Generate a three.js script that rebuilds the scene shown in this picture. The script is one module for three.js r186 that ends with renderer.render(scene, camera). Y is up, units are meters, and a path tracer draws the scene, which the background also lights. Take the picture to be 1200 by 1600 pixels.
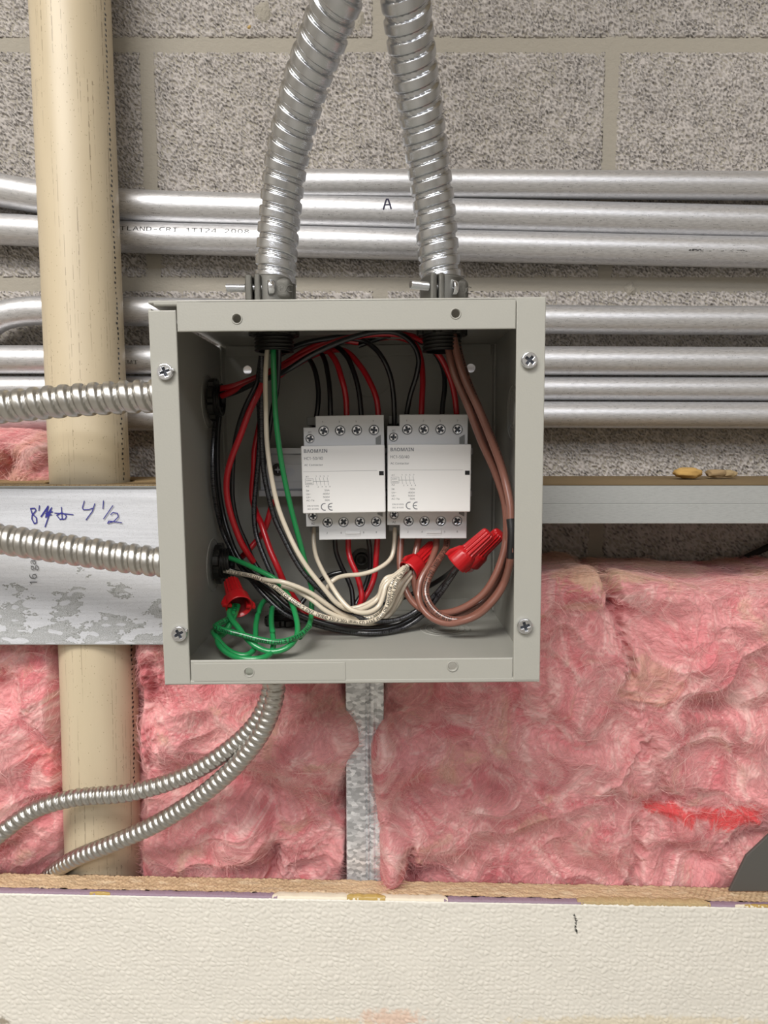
import * as THREE from 'three';
import { RoundedBoxGeometry } from 'three/addons/geometries/RoundedBoxGeometry.js';
import { mergeGeometries, mergeVertices } from 'three/addons/utils/BufferGeometryUtils.js';
import { RectAreaLightUniformsLib } from 'three/addons/lights/RectAreaLightUniformsLib.js';
import { createNoise2D, createNoise3D } from 'simplex-noise';

// ---------------------------------------------------------------- camera, light, exposure
const scene = new THREE.Scene();
scene.background = new THREE.Color(0x05060a);
const EYE = 1.5;                                            // height of the lens above the floor; millimetres below are measured from it
const camera = new THREE.PerspectiveCamera(2 * Math.atan(800 / 1040) * 180 / Math.PI, 0.75, 0.01, 30);
const PITCH = 6.04 * Math.PI / 180;
camera.position.set(0, EYE, 0.349);
camera.rotation.set(-PITCH, 0, 0);
const renderer = new THREE.WebGLRenderer({ antialias: true });
renderer.toneMapping = THREE.LinearToneMapping;
renderer.toneMappingExposure = 0.5;
renderer.shadowMap.enabled = true;
RectAreaLightUniformsLib.init();
const LAMPS = [                                             // key ceiling panel, then two added fill panels: x, z, width, depth, radiance, colour
  [-0.65, 1.25, 1.3, 0.7, 40, 0xfffcf8],
  [0.75, 2.2, 1.2, 0.6, 20, 0xf2f6ff],
  [-0.9, 2.6, 1.2, 0.6, 20, 0xf2f6ff],
];
const CEIL = 2.85;

// ---------------------------------------------------------------- helpers
const mm = 0.001;
const V = (x, y, z) => new THREE.Vector3(x * mm, EYE + y * mm, z * mm);
// millimetre point on the vertical plane z that is seen at picture point (px, py): used to read positions off the photograph
function at(px, py, z) {
  const rx = (px - 600) / 1040, ry = (800 - py) / 1040, c = Math.cos(PITCH), s = Math.sin(PITCH);
  const dy = ry * c - s, dz = -ry * s - c, t = (z - 349) / dz;
  return new THREE.Vector3(rx * t, dy * t, z);
}
const atM = (px, py, z) => { const p = at(px, py, z); return V(p.x, p.y, p.z); };
function rng(seed) { let a = seed >>> 0; return () => { a = (a + 0x6d2b79f5) | 0; let t = Math.imul(a ^ (a >>> 15), 1 | a); t = (t + Math.imul(t ^ (t >>> 7), 61 | t)) ^ t; return ((t ^ (t >>> 14)) >>> 0) / 4294967296; }; }
const n2 = createNoise2D(rng(11)), n2b = createNoise2D(rng(12)), n3 = createNoise3D(rng(13)), n3b = createNoise3D(rng(14));
const sm = (a, b, x) => { const t = Math.min(1, Math.max(0, (x - a) / (b - a))); return t * t * (3 - 2 * t); };
const lerp = (a, b, t) => a + (b - a) * t;
const taken = new Map();
function numbered(name) { const k = taken.get(name) || 0; taken.set(name, k + 1); return k ? name + '_' + String(k).padStart(3, '0') : name; }
function tag(o, label, category, group) { o.userData.label = label; o.userData.category = category; if (group) o.userData.group = group; return o; }
function thing(name, label, category, pos = V(0, 0, 0), group) {
  const g = new THREE.Group(); g.name = numbered(name); g.position.copy(pos); scene.add(g); return tag(g, label, category, group);
}
function part(parent, name, geo, mat, label) {
  const m = new THREE.Mesh(geo, mat); m.name = name; parent.add(m); if (label) m.userData.label = label; return m;
}
// geometry given in world metres, hung under a group that stands elsewhere
function partW(parent, name, geo, mat, label) {
  parent.updateMatrixWorld(true); geo.applyMatrix4(parent.matrixWorld.clone().invert()); return part(parent, name, geo, mat, label);
}
function solo(name, label, category, geo, mat, group) {     // a thing that is one mesh, its origin moved to its base
  geo.computeBoundingBox(); const b = geo.boundingBox, c = new THREE.Vector3((b.min.x + b.max.x) / 2, b.min.y, (b.min.z + b.max.z) / 2);
  geo.translate(-c.x, -c.y, -c.z); const m = new THREE.Mesh(geo, mat); m.name = numbered(name); m.position.copy(c); scene.add(m); return tag(m, label, category, group);
}
const strip = (g) => { const h = g.index ? g.toNonIndexed() : g; for (const k of Object.keys(h.attributes)) if (!['position', 'normal', 'uv'].includes(k)) h.deleteAttribute(k); return h; };
const join = (...gs) => mergeGeometries(gs.flat().map(strip));
function rbox(w, h, d, x, y, z, r = 0.6, seg = 2) {         // rounded box, mm, centred
  const g = new RoundedBoxGeometry(w * mm, h * mm, d * mm, seg, Math.min(r, w / 2.01, h / 2.01, d / 2.01) * mm); return g.translate(x * mm, y * mm, z * mm);
}
const rboxW = (...a) => rbox(...a).translate(0, EYE, 0);
function cyl(r0, r1, h, seg = 24) { return new THREE.CylinderGeometry(r1 * mm, r0 * mm, h * mm, seg); }
function lathe(pts, seg = 32) { return new THREE.LatheGeometry(pts.map(([r, y]) => new THREE.Vector2(r * mm, y * mm)), seg); }
function extrude(pts, depth, holes = [], bevel = 0.4, curveSegments = 20) {  // polygon in mm, front face at z = 0, going back
  const s = new THREE.Shape(pts.map(([x, y]) => new THREE.Vector2(x * mm, y * mm)));
  for (const [x, y, r] of holes) { const h = new THREE.Path(); h.absarc(x * mm, y * mm, r * mm, 0, Math.PI * 2, true); s.holes.push(h); }
  const g = new THREE.ExtrudeGeometry(s, { depth: Math.max(0.01, depth - 2 * bevel) * mm, bevelEnabled: bevel > 0, bevelThickness: bevel * mm, bevelSize: bevel * mm, bevelOffset: -bevel * mm, bevelSegments: 2, curveSegments });
  return g.translate(0, 0, (-depth + bevel) * mm);
}
// sweep a round section along points (metres); rad(s, theta) in metres; theta 0 starts towards the room
function sweep(pts, rad, seg, radial = 12, cap = true, face = false) {
  const curve = pts.length === 2 ? new THREE.LineCurve3(pts[0], pts[1]) : new THREE.CatmullRomCurve3(pts, false, 'centripetal');
  curve.arcLengthDivisions = Math.max(200, seg * 2);
  const P = curve.getSpacedPoints(seg), L = curve.getLength(), pos = [], uv = [], idx = [];
  let N = new THREE.Vector3(0, 0, 1), T = new THREE.Vector3(), B = new THREE.Vector3(); const first = [], last = [];
  for (let i = 0; i <= seg; i++) {
    T.subVectors(P[Math.min(seg, i + 1)], P[Math.max(0, i - 1)]).normalize();
    if (i === 0 && Math.abs(T.z) > 0.9) N.set(0, 1, 0);
    if (face && Math.abs(T.z) < 0.93) N.set(0, 0.25, 1);
    N.addScaledVector(T, -N.dot(T)).normalize(); B.crossVectors(T, N);
    const s = L * i / seg;
    for (let j = 0; j <= radial; j++) {
      const th = Math.PI * 2 * j / radial - Math.PI, r = typeof rad === 'function' ? rad(s, th, L) : rad, c = Math.cos(th) * r, d = Math.sin(th) * r;
      pos.push(P[i].x + N.x * c + B.x * d, P[i].y + N.y * c + B.y * d, P[i].z + N.z * c + B.z * d); uv.push(s, j / radial);
    }
  }
  const w = radial + 1;
  for (let i = 0; i < seg; i++) for (let j = 0; j < radial; j++) { const a = i * w + j; idx.push(a, a + 1, a + w, a + 1, a + w + 1, a + w); }
  const g = new THREE.BufferGeometry();
  if (cap) for (const [i, f] of [[0, 1], [seg, -1]]) {
    const c = pos.length / 3; pos.push(P[i].x, P[i].y, P[i].z); uv.push(L * i / seg, 0.5);
    const base = pos.length / 3; for (let j = 0; j <= radial; j++) { const k = (i * w + j) * 3; pos.push(pos[k], pos[k + 1], pos[k + 2]); uv.push(L * i / seg, 0.5); }
    for (let j = 0; j < radial; j++) f > 0 ? idx.push(c, base + j + 1, base + j) : idx.push(c, base + j, base + j + 1);
  }
  g.setAttribute('position', new THREE.Float32BufferAttribute(pos, 3)); g.setAttribute('uv', new THREE.Float32BufferAttribute(uv, 2)); g.setIndex(idx);
  g.computeVertexNormals(); const n = g.attributes.normal;
  for (let i = 0; i <= seg; i++) { const a = i * w, b = a + radial; const x = n.getX(a) + n.getX(b), y = n.getY(a) + n.getY(b), z = n.getZ(a) + n.getZ(b), l = Math.hypot(x, y, z) || 1; n.setXYZ(a, x / l, y / l, z / l); n.setXYZ(b, x / l, y / l, z / l); }
  return g;
}
// grid of nu x nv points; f(u, v, out) sets out.p (mm) and out.c (linear colour)
function grid(nu, nv, f, colours = true) {
  const pos = new Float32Array(nu * nv * 3), col = colours ? new Float32Array(nu * nv * 3) : null, uv = new Float32Array(nu * nv * 2), idx = new Uint32Array((nu - 1) * (nv - 1) * 6), o = { p: [0, 0, 0], c: [1, 1, 1] };
  let k = 0;
  for (let j = 0; j < nv; j++) for (let i = 0; i < nu; i++) {
    f(i / (nu - 1), j / (nv - 1), o); const a = (j * nu + i) * 3;
    pos[a] = o.p[0] * mm; pos[a + 1] = EYE + o.p[1] * mm; pos[a + 2] = o.p[2] * mm; if (col) { col[a] = o.c[0]; col[a + 1] = o.c[1]; col[a + 2] = o.c[2]; }
    uv[(j * nu + i) * 2] = o.p[0] * mm; uv[(j * nu + i) * 2 + 1] = o.p[1] * mm;
    if (i < nu - 1 && j < nv - 1) { const q = j * nu + i; idx[k++] = q; idx[k++] = q + 1; idx[k++] = q + nu; idx[k++] = q + 1; idx[k++] = q + nu + 1; idx[k++] = q + nu; }
  }
  const g = new THREE.BufferGeometry();
  g.setAttribute('position', new THREE.BufferAttribute(pos, 3)); if (col) g.setAttribute('color', new THREE.BufferAttribute(col, 3)); g.setAttribute('uv', new THREE.BufferAttribute(uv, 2)); g.setIndex(new THREE.BufferAttribute(idx, 1));
  g.computeVertexNormals(); return g;
}
function dataTex(w, h, f, srgb, rx = 1, ry = 1) {           // f(x, y) -> [r, g, b] 0..255
  const d = new Uint8ClampedArray(w * h * 4);
  for (let y = 0; y < h; y++) for (let x = 0; x < w; x++) { const c = f(x, y), k = (y * w + x) * 4; d[k] = c[0]; d[k + 1] = c[1]; d[k + 2] = c[2]; d[k + 3] = 255; }
  const t = new THREE.DataTexture(new Uint8Array(d.buffer), w, h); t.wrapS = t.wrapT = THREE.RepeatWrapping; t.magFilter = THREE.LinearFilter; t.minFilter = THREE.LinearMipmapLinearFilter; t.generateMipmaps = true;
  if (srgb) t.colorSpace = THREE.SRGBColorSpace; t.repeat.set(rx, ry); t.needsUpdate = true; return t;
}
function canvasTex(w, h, draw, wrap) {
  const c = document.createElement('canvas'); c.width = w; c.height = h; const g = c.getContext('2d'); draw(g, w, h);
  const t = new THREE.CanvasTexture(c); t.colorSpace = THREE.SRGBColorSpace; t.anisotropy = 8; if (wrap) t.wrapS = t.wrapT = THREE.RepeatWrapping; return t;
}
// tileable noise on a torus
const tile = (x, y, w, h, f, n = n3) => { const a = x / w * Math.PI * 2, b = y / h * Math.PI * 2; return n(Math.cos(a) * f + 7.3 * f * Math.cos(b), Math.sin(a) * f + 3.1, Math.sin(b) * f * 7.3 + 1.7); };

// ---------------------------------------------------------------- materials
const std = (o) => new THREE.MeshStandardMaterial(o);
const speck = dataTex(512, 512, (x, y) => { const a = n2(x / 3, y / 3) * 0.5 + n2b(x / 11, y / 11) * 0.5, v = 128 + a * 90; return [v, v, v]; });
const brushed = dataTex(512, 512, (x, y) => { const a = n2(x / 60, y / 1.6) * 0.6 + n2b(x / 9, y / 5) * 0.4, v = 128 + a * 80; return [v, v, v]; });
const withRepeat = (t, x, y) => { const c = t.clone(); c.repeat.set(x, y); c.needsUpdate = true; return c; };
const emtTint = dataTex(1024, 256, (x, y) => { const a = n2(x / 40, y / 6) * 10 + n2b(x / 4, y / 3) * 7, s = n2(x / 90 + 40, y / 2.5) > 0.78 && n2b(x / 14, y / 4) > 0.2 ? -55 : 0, v = 214 + a + s; return [v, v, v + 2]; }, true, 3, 1);
const M = {
  paint: std({ color: 0xa4a39b, roughness: 0.38, bumpMap: withRepeat(speck, 12, 12), bumpScale: 0.00006 }),
  emt: std({ color: 0xffffff, map: emtTint, metalness: 0.8, roughness: 0.42, bumpMap: withRepeat(brushed, 6, 1), bumpScale: 0.00012 }),
  flex: std({ color: 0xc6c8cb, metalness: 1, roughness: 0.27, bumpMap: withRepeat(speck, 40, 2), bumpScale: 0.00008 }),
  armour: std({ color: 0xbfbdb8, metalness: 1, roughness: 0.34, bumpMap: withRepeat(speck, 40, 2), bumpScale: 0.00006 }),
  zinc: std({ color: 0x6e6d68, metalness: 0.9, roughness: 0.42, bumpMap: withRepeat(speck, 3, 3), bumpScale: 0.0001 }),
  thread: std({ color: 0x4a4946, metalness: 0.9, roughness: 0.4 }),
  bright: std({ color: 0xe4e6ea, metalness: 1, roughness: 0.22 }),
  recess: std({ color: 0x55585e, metalness: 1, roughness: 0.5 }),
  rail: std({ color: 0xd3d4d7, metalness: 0.45, roughness: 0.4 }),
  casing: std({ color: 0xe6e6e6, roughness: 0.45 }),
  casing2: std({ color: 0xedebe8, roughness: 0.4 }),
  grey: std({ color: 0x8b8c8a, roughness: 0.5 }),
  blackPlastic: std({ color: 0x101012, roughness: 0.4 }),
  nut: std({ color: 0xb5171d, roughness: 0.32 }),
  concrete: std({ color: 0xffffff, vertexColors: true, roughness: 0.95 }),
  plainBlock: std({ color: 0x96918b, roughness: 0.95 }),
  mortar: std({ color: 0xa19b8f, roughness: 0.95, bumpMap: withRepeat(speck, 9, 9), bumpScale: 0.0006 }),
  room: std({ color: 0xb4afa6, roughness: 0.9 }),
  roomFloor: std({ color: 0xa09c94, roughness: 0.6 }),
};
const wireMat = (hex, o = {}) => new THREE.MeshPhysicalMaterial({ color: hex, roughness: 0.3, clearcoat: 0.5, clearcoatRoughness: 0.2, ...o });
const printTex = (bg, ink, text, w = 1400) => canvasTex(w, 64, (g, W, H) => {
  g.fillStyle = bg; g.fillRect(0, 0, W, H); g.fillStyle = ink; g.font = 'bold 21px sans-serif'; g.textBaseline = 'middle';
  g.save(); g.translate(0, H / 2); g.scale((W - 30) / g.measureText(text).width, 1); g.fillText(text, 6, 0); g.restore();
}, true);
const W = {
  black: wireMat(0x0d0d10), red: wireMat(0xb3121f), green: wireMat(0x1f8a4c), white: wireMat(0xd9cdb8), brown: wireMat(0x84574a), tape: wireMat(0x141416, { roughness: 0.5 }),
};
const printed = (bg, ink, text, metres) => { const t = printTex(bg, ink, text); t.repeat.set(1 / metres, 1); return wireMat(0xffffff, { map: t }); };
W.greenPrint = printed('#1f8a4c', '#08130c', 'TYPE E51583 F (UL) (AWG 12) 3.307 mm² CU TYPE MTW', 0.085);
W.whitePrint = printed('#d9cdb8', '#15120e', '(AWG 12) 3.307 mm² CU TYPE MTW OR THHN OR THWN-2 GAS', 0.085);
W.blackPrint = printed('#0d0d10', '#4a4a4d', '(AWG 12) 3.307 mm² CU TYPE MTW OR THHN OR THWN-2 GAS', 0.085);
W.brownPrint = printed('#84574a', '#1c0f0b', '(AWG 10) 5.261 mm² CU TYPE MTW OR THHN OR THWN-2 GAS', 0.085);

// ---------------------------------------------------------------- the room around
function structure(name, geo, mat) { const m = new THREE.Mesh(geo, mat); m.name = name; m.userData.kind = 'structure'; scene.add(m); return m; }
const slab = (x0, x1, y0, y1, z0, z1) => new THREE.BoxGeometry(x1 - x0, y1 - y0, z1 - z0).translate((x0 + x1) / 2, (y0 + y1) / 2, (z0 + z1) / 2);
structure('floor', slab(-2.2, 2.2, -0.12, 0, -0.5, 3.8), M.roomFloor);
structure('ceiling', slab(-2.2, 2.2, CEIL, CEIL + 0.12, -0.5, 3.8), std({ color: 0xd6c9b0, roughness: 0.9 }));
structure('wall_left', slab(-2.2, -2.05, 0, CEIL, -0.5, 3.8), M.room);
structure('wall_right', slab(2.05, 2.2, 0, CEIL, -0.5, 3.8), M.room);
structure('wall_front', slab(-2.05, 2.05, 0, CEIL, 3.65, 3.8), M.room);
for (const [x, z, w, d, power, hex] of LAMPS) {
  const t = thing('key_or_fill_light', x < -0.8 ? 'flat fill light panel added on the ceiling far behind on the left' : x > 0 ? 'flat fill light panel added on the ceiling far behind on the right' : 'flat square-edged ceiling light panel nearest the block wall', 'lamp', new THREE.Vector3(x, CEIL - 0.03, z));
  part(t, 'frame', join(slab(-w / 2 - 0.02, w / 2 + 0.02, 0, 0.03, -d / 2 - 0.02, -d / 2), slab(-w / 2 - 0.02, w / 2 + 0.02, 0, 0.03, d / 2, d / 2 + 0.02), slab(-w / 2 - 0.02, -w / 2, 0, 0.03, -d / 2, d / 2), slab(w / 2, w / 2 + 0.02, 0, 0.03, -d / 2, d / 2)), M.room);
  part(t, 'diffuser', slab(-w / 2, w / 2, 0.012, 0.028, -d / 2, d / 2), std({ color: 0xffffff, emissive: hex, emissiveIntensity: 1.5 }));
  const l = new THREE.RectAreaLight(hex, power, w, d); l.position.set(x, CEIL - 0.022, z); l.lookAt(x, 0, z); scene.add(l);
}

// ---------------------------------------------------------------- block wall
const wallBack = new THREE.Group(); wallBack.name = 'wall_back'; wallBack.userData.kind = 'structure'; scene.add(wallBack);
const WZ = -272;
part(wallBack, 'mortar_bed', slab(-2.05, 2.05, 0, CEIL, -0.5, (WZ - 1.3) * mm), M.mortar);
function concreteBlock(x0, x1, y0, y1, res) {
  const nu = Math.round((x1 - x0) / res), nv = Math.round((y1 - y0) / res), tone = 1 + n2(x0 * 0.7, y0 * 0.9) * 0.07;
  const front = grid(nu, nv, (u, v, o) => {
    const x = lerp(x0, x1, u), y = lerp(y0, y1, v);
    const e = Math.min(x - x0, x1 - x, y - y0, y1 - y);
    const a = n2(x / 3.1, y / 3.4) * 0.75 + n2b(x / 1.5, y / 1.7) * 0.45, pit = sm(0.2, 0.5, a);
    const rough = n2b(x / 9, y / 9) * 0.35 + n2(x / 40, y / 40) * 0.5;
    const ring = e <= 0.001 ? 8 : 0;
    o.p[0] = x; o.p[1] = y; o.p[2] = WZ + rough - pit * 3.2 - 1.3 * (1 - sm(0, 3.5, e + n2b(x / 5, y / 5) * 1.4)) - ring;
    const g = 0.44 * tone + n2(x / 1.9 + 60, y / 1.9) * 0.05 + n2b(x / 4.5 + 30, y / 4.5) * 0.045 + n2(x / 70, y / 70 + 9) * 0.03 - 0.3 * sm(0.32, 0.6, n2b(x / 2.1 + 11, y / 2.4 + 5) + 0.3 * n2(x / 20, y / 20));
    o.c[0] = g * 1.05; o.c[1] = g * 0.975; o.c[2] = g * 0.915;
  });
  part(wallBack, 'concrete_block', front, M.concrete);
}
for (const [px, py, rx, ry, sd] of [[410, 16, 11, 14, 1], [390, 42, 2.6, 2.6, 2], [560, 30, 9, 16, 3], [985, 452, 7, 9, 4]]) {      // lumps of mortar left on the blocks
  const c = at(px, py, WZ);
  part(wallBack, 'mortar_smear', grid(24, 24, (u, v, o) => { const a = u * Math.PI * 2, r = v, k = 1 + 0.3 * n2(Math.cos(a) * 1.3 + sd * 5, Math.sin(a) * 1.3); o.p[0] = c.x + Math.cos(a) * r * rx * k * 0.8; o.p[1] = c.y + Math.sin(a) * r * ry * k * 0.8; o.p[2] = WZ - 1.6 + 3.1 * (1 - r * r) + n2(o.p[0] / 3, o.p[1] / 3) * 0.3; }, false), sd === 2 ? new THREE.MeshStandardMaterial({ color: 0xd8b878, roughness: 0.8 }) : M.mortar);
}
for (let row = -4; row <= 4; row++) {
  const y1 = 345 + 203 * row - 5, y0 = y1 - 193, shift = row % 2 ? 204 : 0;                 // half bond
  for (let k = -2; k <= 2; k++) {
    const xc = -4 + 408 * k + shift, x0 = xc - 199, x1 = xc + 199;
    if (row >= -2 && row <= 1 && x1 > -360 && x0 < 360) concreteBlock(x0, x1, y0, y1, row === -2 ? 1.7 : row === -1 ? 1.15 : 1.05);
    else if (row >= -3 && row <= 3 && Math.abs(xc) < 1000) concreteBlock(x0, x1, y0, y1, 2.6);
    else part(wallBack, 'concrete_block', slab(x0 * mm, x1 * mm, EYE + y0 * mm, EYE + y1 * mm, (WZ - 12) * mm, WZ * mm), M.plainBlock);
  }
}

// ---------------------------------------------------------------- horizontal steel pipes along the wall
const PIPES = [  // centre points (px, py), depth, radius, label
  [[[462, 287], [800, 288], [1260, 291], [2000, 295]], -252, 11.5, 'topmost horizontal steel conduit, starting behind the left upright flex'],
  [[[-700, 290], [-40, 292], [20, 301], [70, 309], [190, 321], [600, 333], [1260, 349], [2000, 366]], -256, 13.6, 'second horizontal steel conduit from the top, with the letter A inked on it'],
  [[[-700, 351], [-40, 357], [70, 362], [190, 370], [480, 378], [720, 384], [1260, 396], [2000, 409]], -256, 13, 'third horizontal steel conduit from the top, with faint stamped print'],
  [[[-58, 536], [-50, 528], [-30, 515], [0, 495], [35, 487], [80, 485], [220, 487], [860, 499], [1260, 501], [2000, 504]], -247, 12.2, 'fourth horizontal steel conduit, bending down at the left edge'],
  [[[-700, 561], [-40, 562], [600, 563], [1260, 565], [2000, 567]], -247, 12.4, 'fifth horizontal steel conduit from the top, just above the bottom pair'],
  [[[-700, 605], [-40, 606], [600, 606.5], [1260, 608], [2000, 610]], -250, 10.6, 'thin horizontal steel conduit, second from the bottom'],
  [[[-700, 660], [-40, 655], [600, 648], [1260, 649], [2000, 650]], -247, 11.6, 'lowest horizontal steel conduit above the ledge with pebbles'],
];
const pipeThings = PIPES.map(([pts, z, r, label]) => {
  const geo = sweep(pts.map(([x, y]) => atM(x, y, z)), r * mm, 260, 36);
  const uv = geo.attributes.uv; for (let i = 0; i < uv.count; i++) uv.setX(i, uv.getX(i) * 1.5);
  const p = atM(600, pts[Math.floor(pts.length / 2)][1], z);
  const t = thing('steel_conduit', label, 'pipe', p, 'horizontal steel conduits on the block wall'); partW(t, 'tube', geo, M.emt); return t;
});
// ink and stamped print on the pipes: thin curved transfers, parts of their pipe
function pipeMark(i, px, halfLen, a0, a1, draw, w, h, name) {
  const [pts, z, r] = PIPES[i]; let k = 0; while (k < pts.length - 2 && pts[k + 1][0] < px) k++;
  const yAt = (x) => lerp(pts[k][1], pts[k + 1][1], (x - pts[k][0]) / (pts[k + 1][0] - pts[k][0]));
  const c = at(px, yAt(px), z), e = at(px + 40, yAt(px + 40), z), sl = (e.y - c.y) / (e.x - c.x);
  const g = grid(12, 10, (u, v, o) => { const dx = lerp(-halfLen, halfLen, u), a = lerp(a0, a1, v); o.p[0] = c.x + dx; o.p[1] = c.y + dx * sl + Math.sin(a) * (r + 0.12); o.p[2] = z + Math.cos(a) * (r + 0.12); }, false);
  const uv = g.attributes.uv; for (let q = 0; q < uv.count; q++) uv.setXY(q, (q % 12) / 11, Math.floor(q / 12) / 9);
  partW(pipeThings[i], name, g, std({ map: canvasTex(w, h, draw), transparent: true, roughness: 0.6 }));
}
const stroke = (g, pts, w, col) => { g.strokeStyle = col; g.lineWidth = w; g.lineCap = g.lineJoin = 'round'; g.beginPath(); pts.forEach(([x, y], k) => (k ? g.lineTo(x, y) : g.moveTo(x, y))); g.stroke(); };
pipeMark(1, 605, 6, -0.15, 0.75, (g) => { const ink = '#1c1838'; stroke(g, [[30, 118], [58, 20], [70, 18], [98, 112]], 15, ink); stroke(g, [[40, 82], [92, 78]], 13, ink); }, 128, 128, 'ink_letter');
pipeMark(2, 292, 66, -0.1, 0.75, (g) => { g.fillStyle = 'rgba(50,52,54,0.9)'; g.font = '62px monospace'; g.fillText('XATLAND-CRI 1T124 2008', 6, 92); }, 880, 128, 'stamped_print');
pipeMark(4, 216, 15, -0.6, 0.1, (g) => { g.fillStyle = 'rgba(60,60,60,0.7)'; g.font = '70px monospace'; g.fillText('EMT', 40, 92); }, 256, 128, 'stamped_print');
pipeMark(2, 1125, 42, -0.55, 0.1, (g) => { g.fillStyle = 'rgba(20,20,20,0.85)'; const r = rng(5); for (let i = 0; i < 70; i++) { const x = 40 + r() * 60, d = r() * 3 + 1; g.fillRect(x + (i % 3 === 0 ? 170 * r() + 60 : 0), 30 + r() * 16, d * 2.4, d); } }, 400, 80, 'scuff_marks');

// ---------------------------------------------------------------- cream plastic pipe
const pvcTint = dataTex(512, 1024, (x, y) => {
  const line = Math.max(0, n2(x / 5, y / 420) - 0.62) * 2.1 * (n2b(x / 7, y / 14) > -0.1 ? 1 : 0.15), dot = n2(x / 3, y / 5 + 70) > 0.9 ? 60 : 0;
  const b = n2b(x / 60, y / 180) * 3; return [200 + b - line * 80 - dot, 185 + b - line * 80 - dot, 157 + b - line * 70 - dot];
}, true, 1, 1);
{
  const t = thing('plastic_pipe', 'thick cream plastic pipe standing upright in front of the steel conduits', 'pipe', atM(163, 1380, -182));
  const pts = [[104, -160, -226], [110, 0, -222], [130, 480, -206], [141, 740, -194], [154, 1010, -190], [163, 1380, -188], [168, 1540, -188]].map(([x, y, z]) => atM(x, y, z)); pts.unshift(V(pts[0].x / mm - 6, 900, -262 + 30), V(pts[0].x / mm - 3, 640, -230)); pts.push(V(pts[pts.length - 1].x / mm, -900, -190));
  const g = sweep(pts, 30.3 * mm, 160, 56); const uv = g.attributes.uv; for (let i = 0; i < uv.count; i++) uv.setXY(i, uv.getY(i), uv.getX(i) * 1.6);
  partW(t, 'tube', g, std({ map: pvcTint, roughness: 0.42 }));
  // a line of small black print running up the right flank
  const c = new THREE.CatmullRomCurve3(pts), bits = [], r = rng(77);
  for (let k = 0; k < 170; k++) { const p = c.getPointAt(0.28 + 0.38 * k / 170), a = 1.36 + (r() - 0.5) * 0.05; bits.push(new THREE.BoxGeometry(0.0003, (1 + r() * 1.3) * mm, (1 + r() * 2) * mm).rotateY(0).translate(p.x + Math.sin(a) * 0.0304, p.y, p.z + Math.cos(a) * 0.0304)); }
  const m = partW(t, 'printed_line', join(bits), M.blackPlastic); m.userData.kind = 'stuff';
}

// ---------------------------------------------------------------- horizontal steel channels and the upright stud
const galv = dataTex(1024, 512, (x, y) => {
  const a = tile(x, y, 1024, 512, 1.1) * 6 + n2(x / 2.2, y / 2.2) * 6 + n2b(x / 18, y / 3) * 5;
  const reach = 0.16 + n2(x / 120, y / 100) * 0.30 + n2b(x / 35, y / 30) * 0.16 + n2(x / 9, y / 9) * 0.09, edge = y / 512, patch = edge < reach + 0.04 && !(n2(x / 60 + 33, y / 44) > 0.52);
  const rim = patch && edge > reach - 0.02; const speckle = n2(x / 3.5 + 9, y / 2.6), s = patch ? (speckle > -0.1 ? -44 : -16) - (rim ? 24 : 0) : (speckle > 0.83 ? -40 : 0);
  return [207 + a + s, 209 + a + s, 214 + a + s * 1.12];
}, true);
const dust = std({ color: 0xffffff, map: dataTex(512, 512, (x, y) => { const a = n2(x / 7, y / 7) * 18 + n2b(x / 2, y / 2) * 16, d = n2(x / 4 + 5, y / 4) > 0.66 ? -60 : 0; return [164 + a + d, 139 + a + d, 100 + a * 0.8 + d * 0.8]; }, true, 8, 8), roughness: 0.95, bumpMap: withRepeat(speck, 10, 10), bumpScale: 0.0012 });
const galvM = std({ color: 0xffffff, map: galv, metalness: 0.05, roughness: 0.5, bumpMap: withRepeat(speck, 4, 2), bumpScale: 0.00008 });
const galvPlain = std({ color: 0xc4c6c2, metalness: 0.12, roughness: 0.5, map: emtTint });
function plateUV(g, x0, y0, w, h) { const p = g.attributes.position, uv = g.attributes.uv; for (let i = 0; i < p.count; i++) uv.setXY(i, (p.getX(i) - x0) / w, (p.getY(i) - y0) / h); return g; }
const CH = -155, chTop = at(100, 757, CH).y, chBot = at(100, 1008, CH).y;
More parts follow.
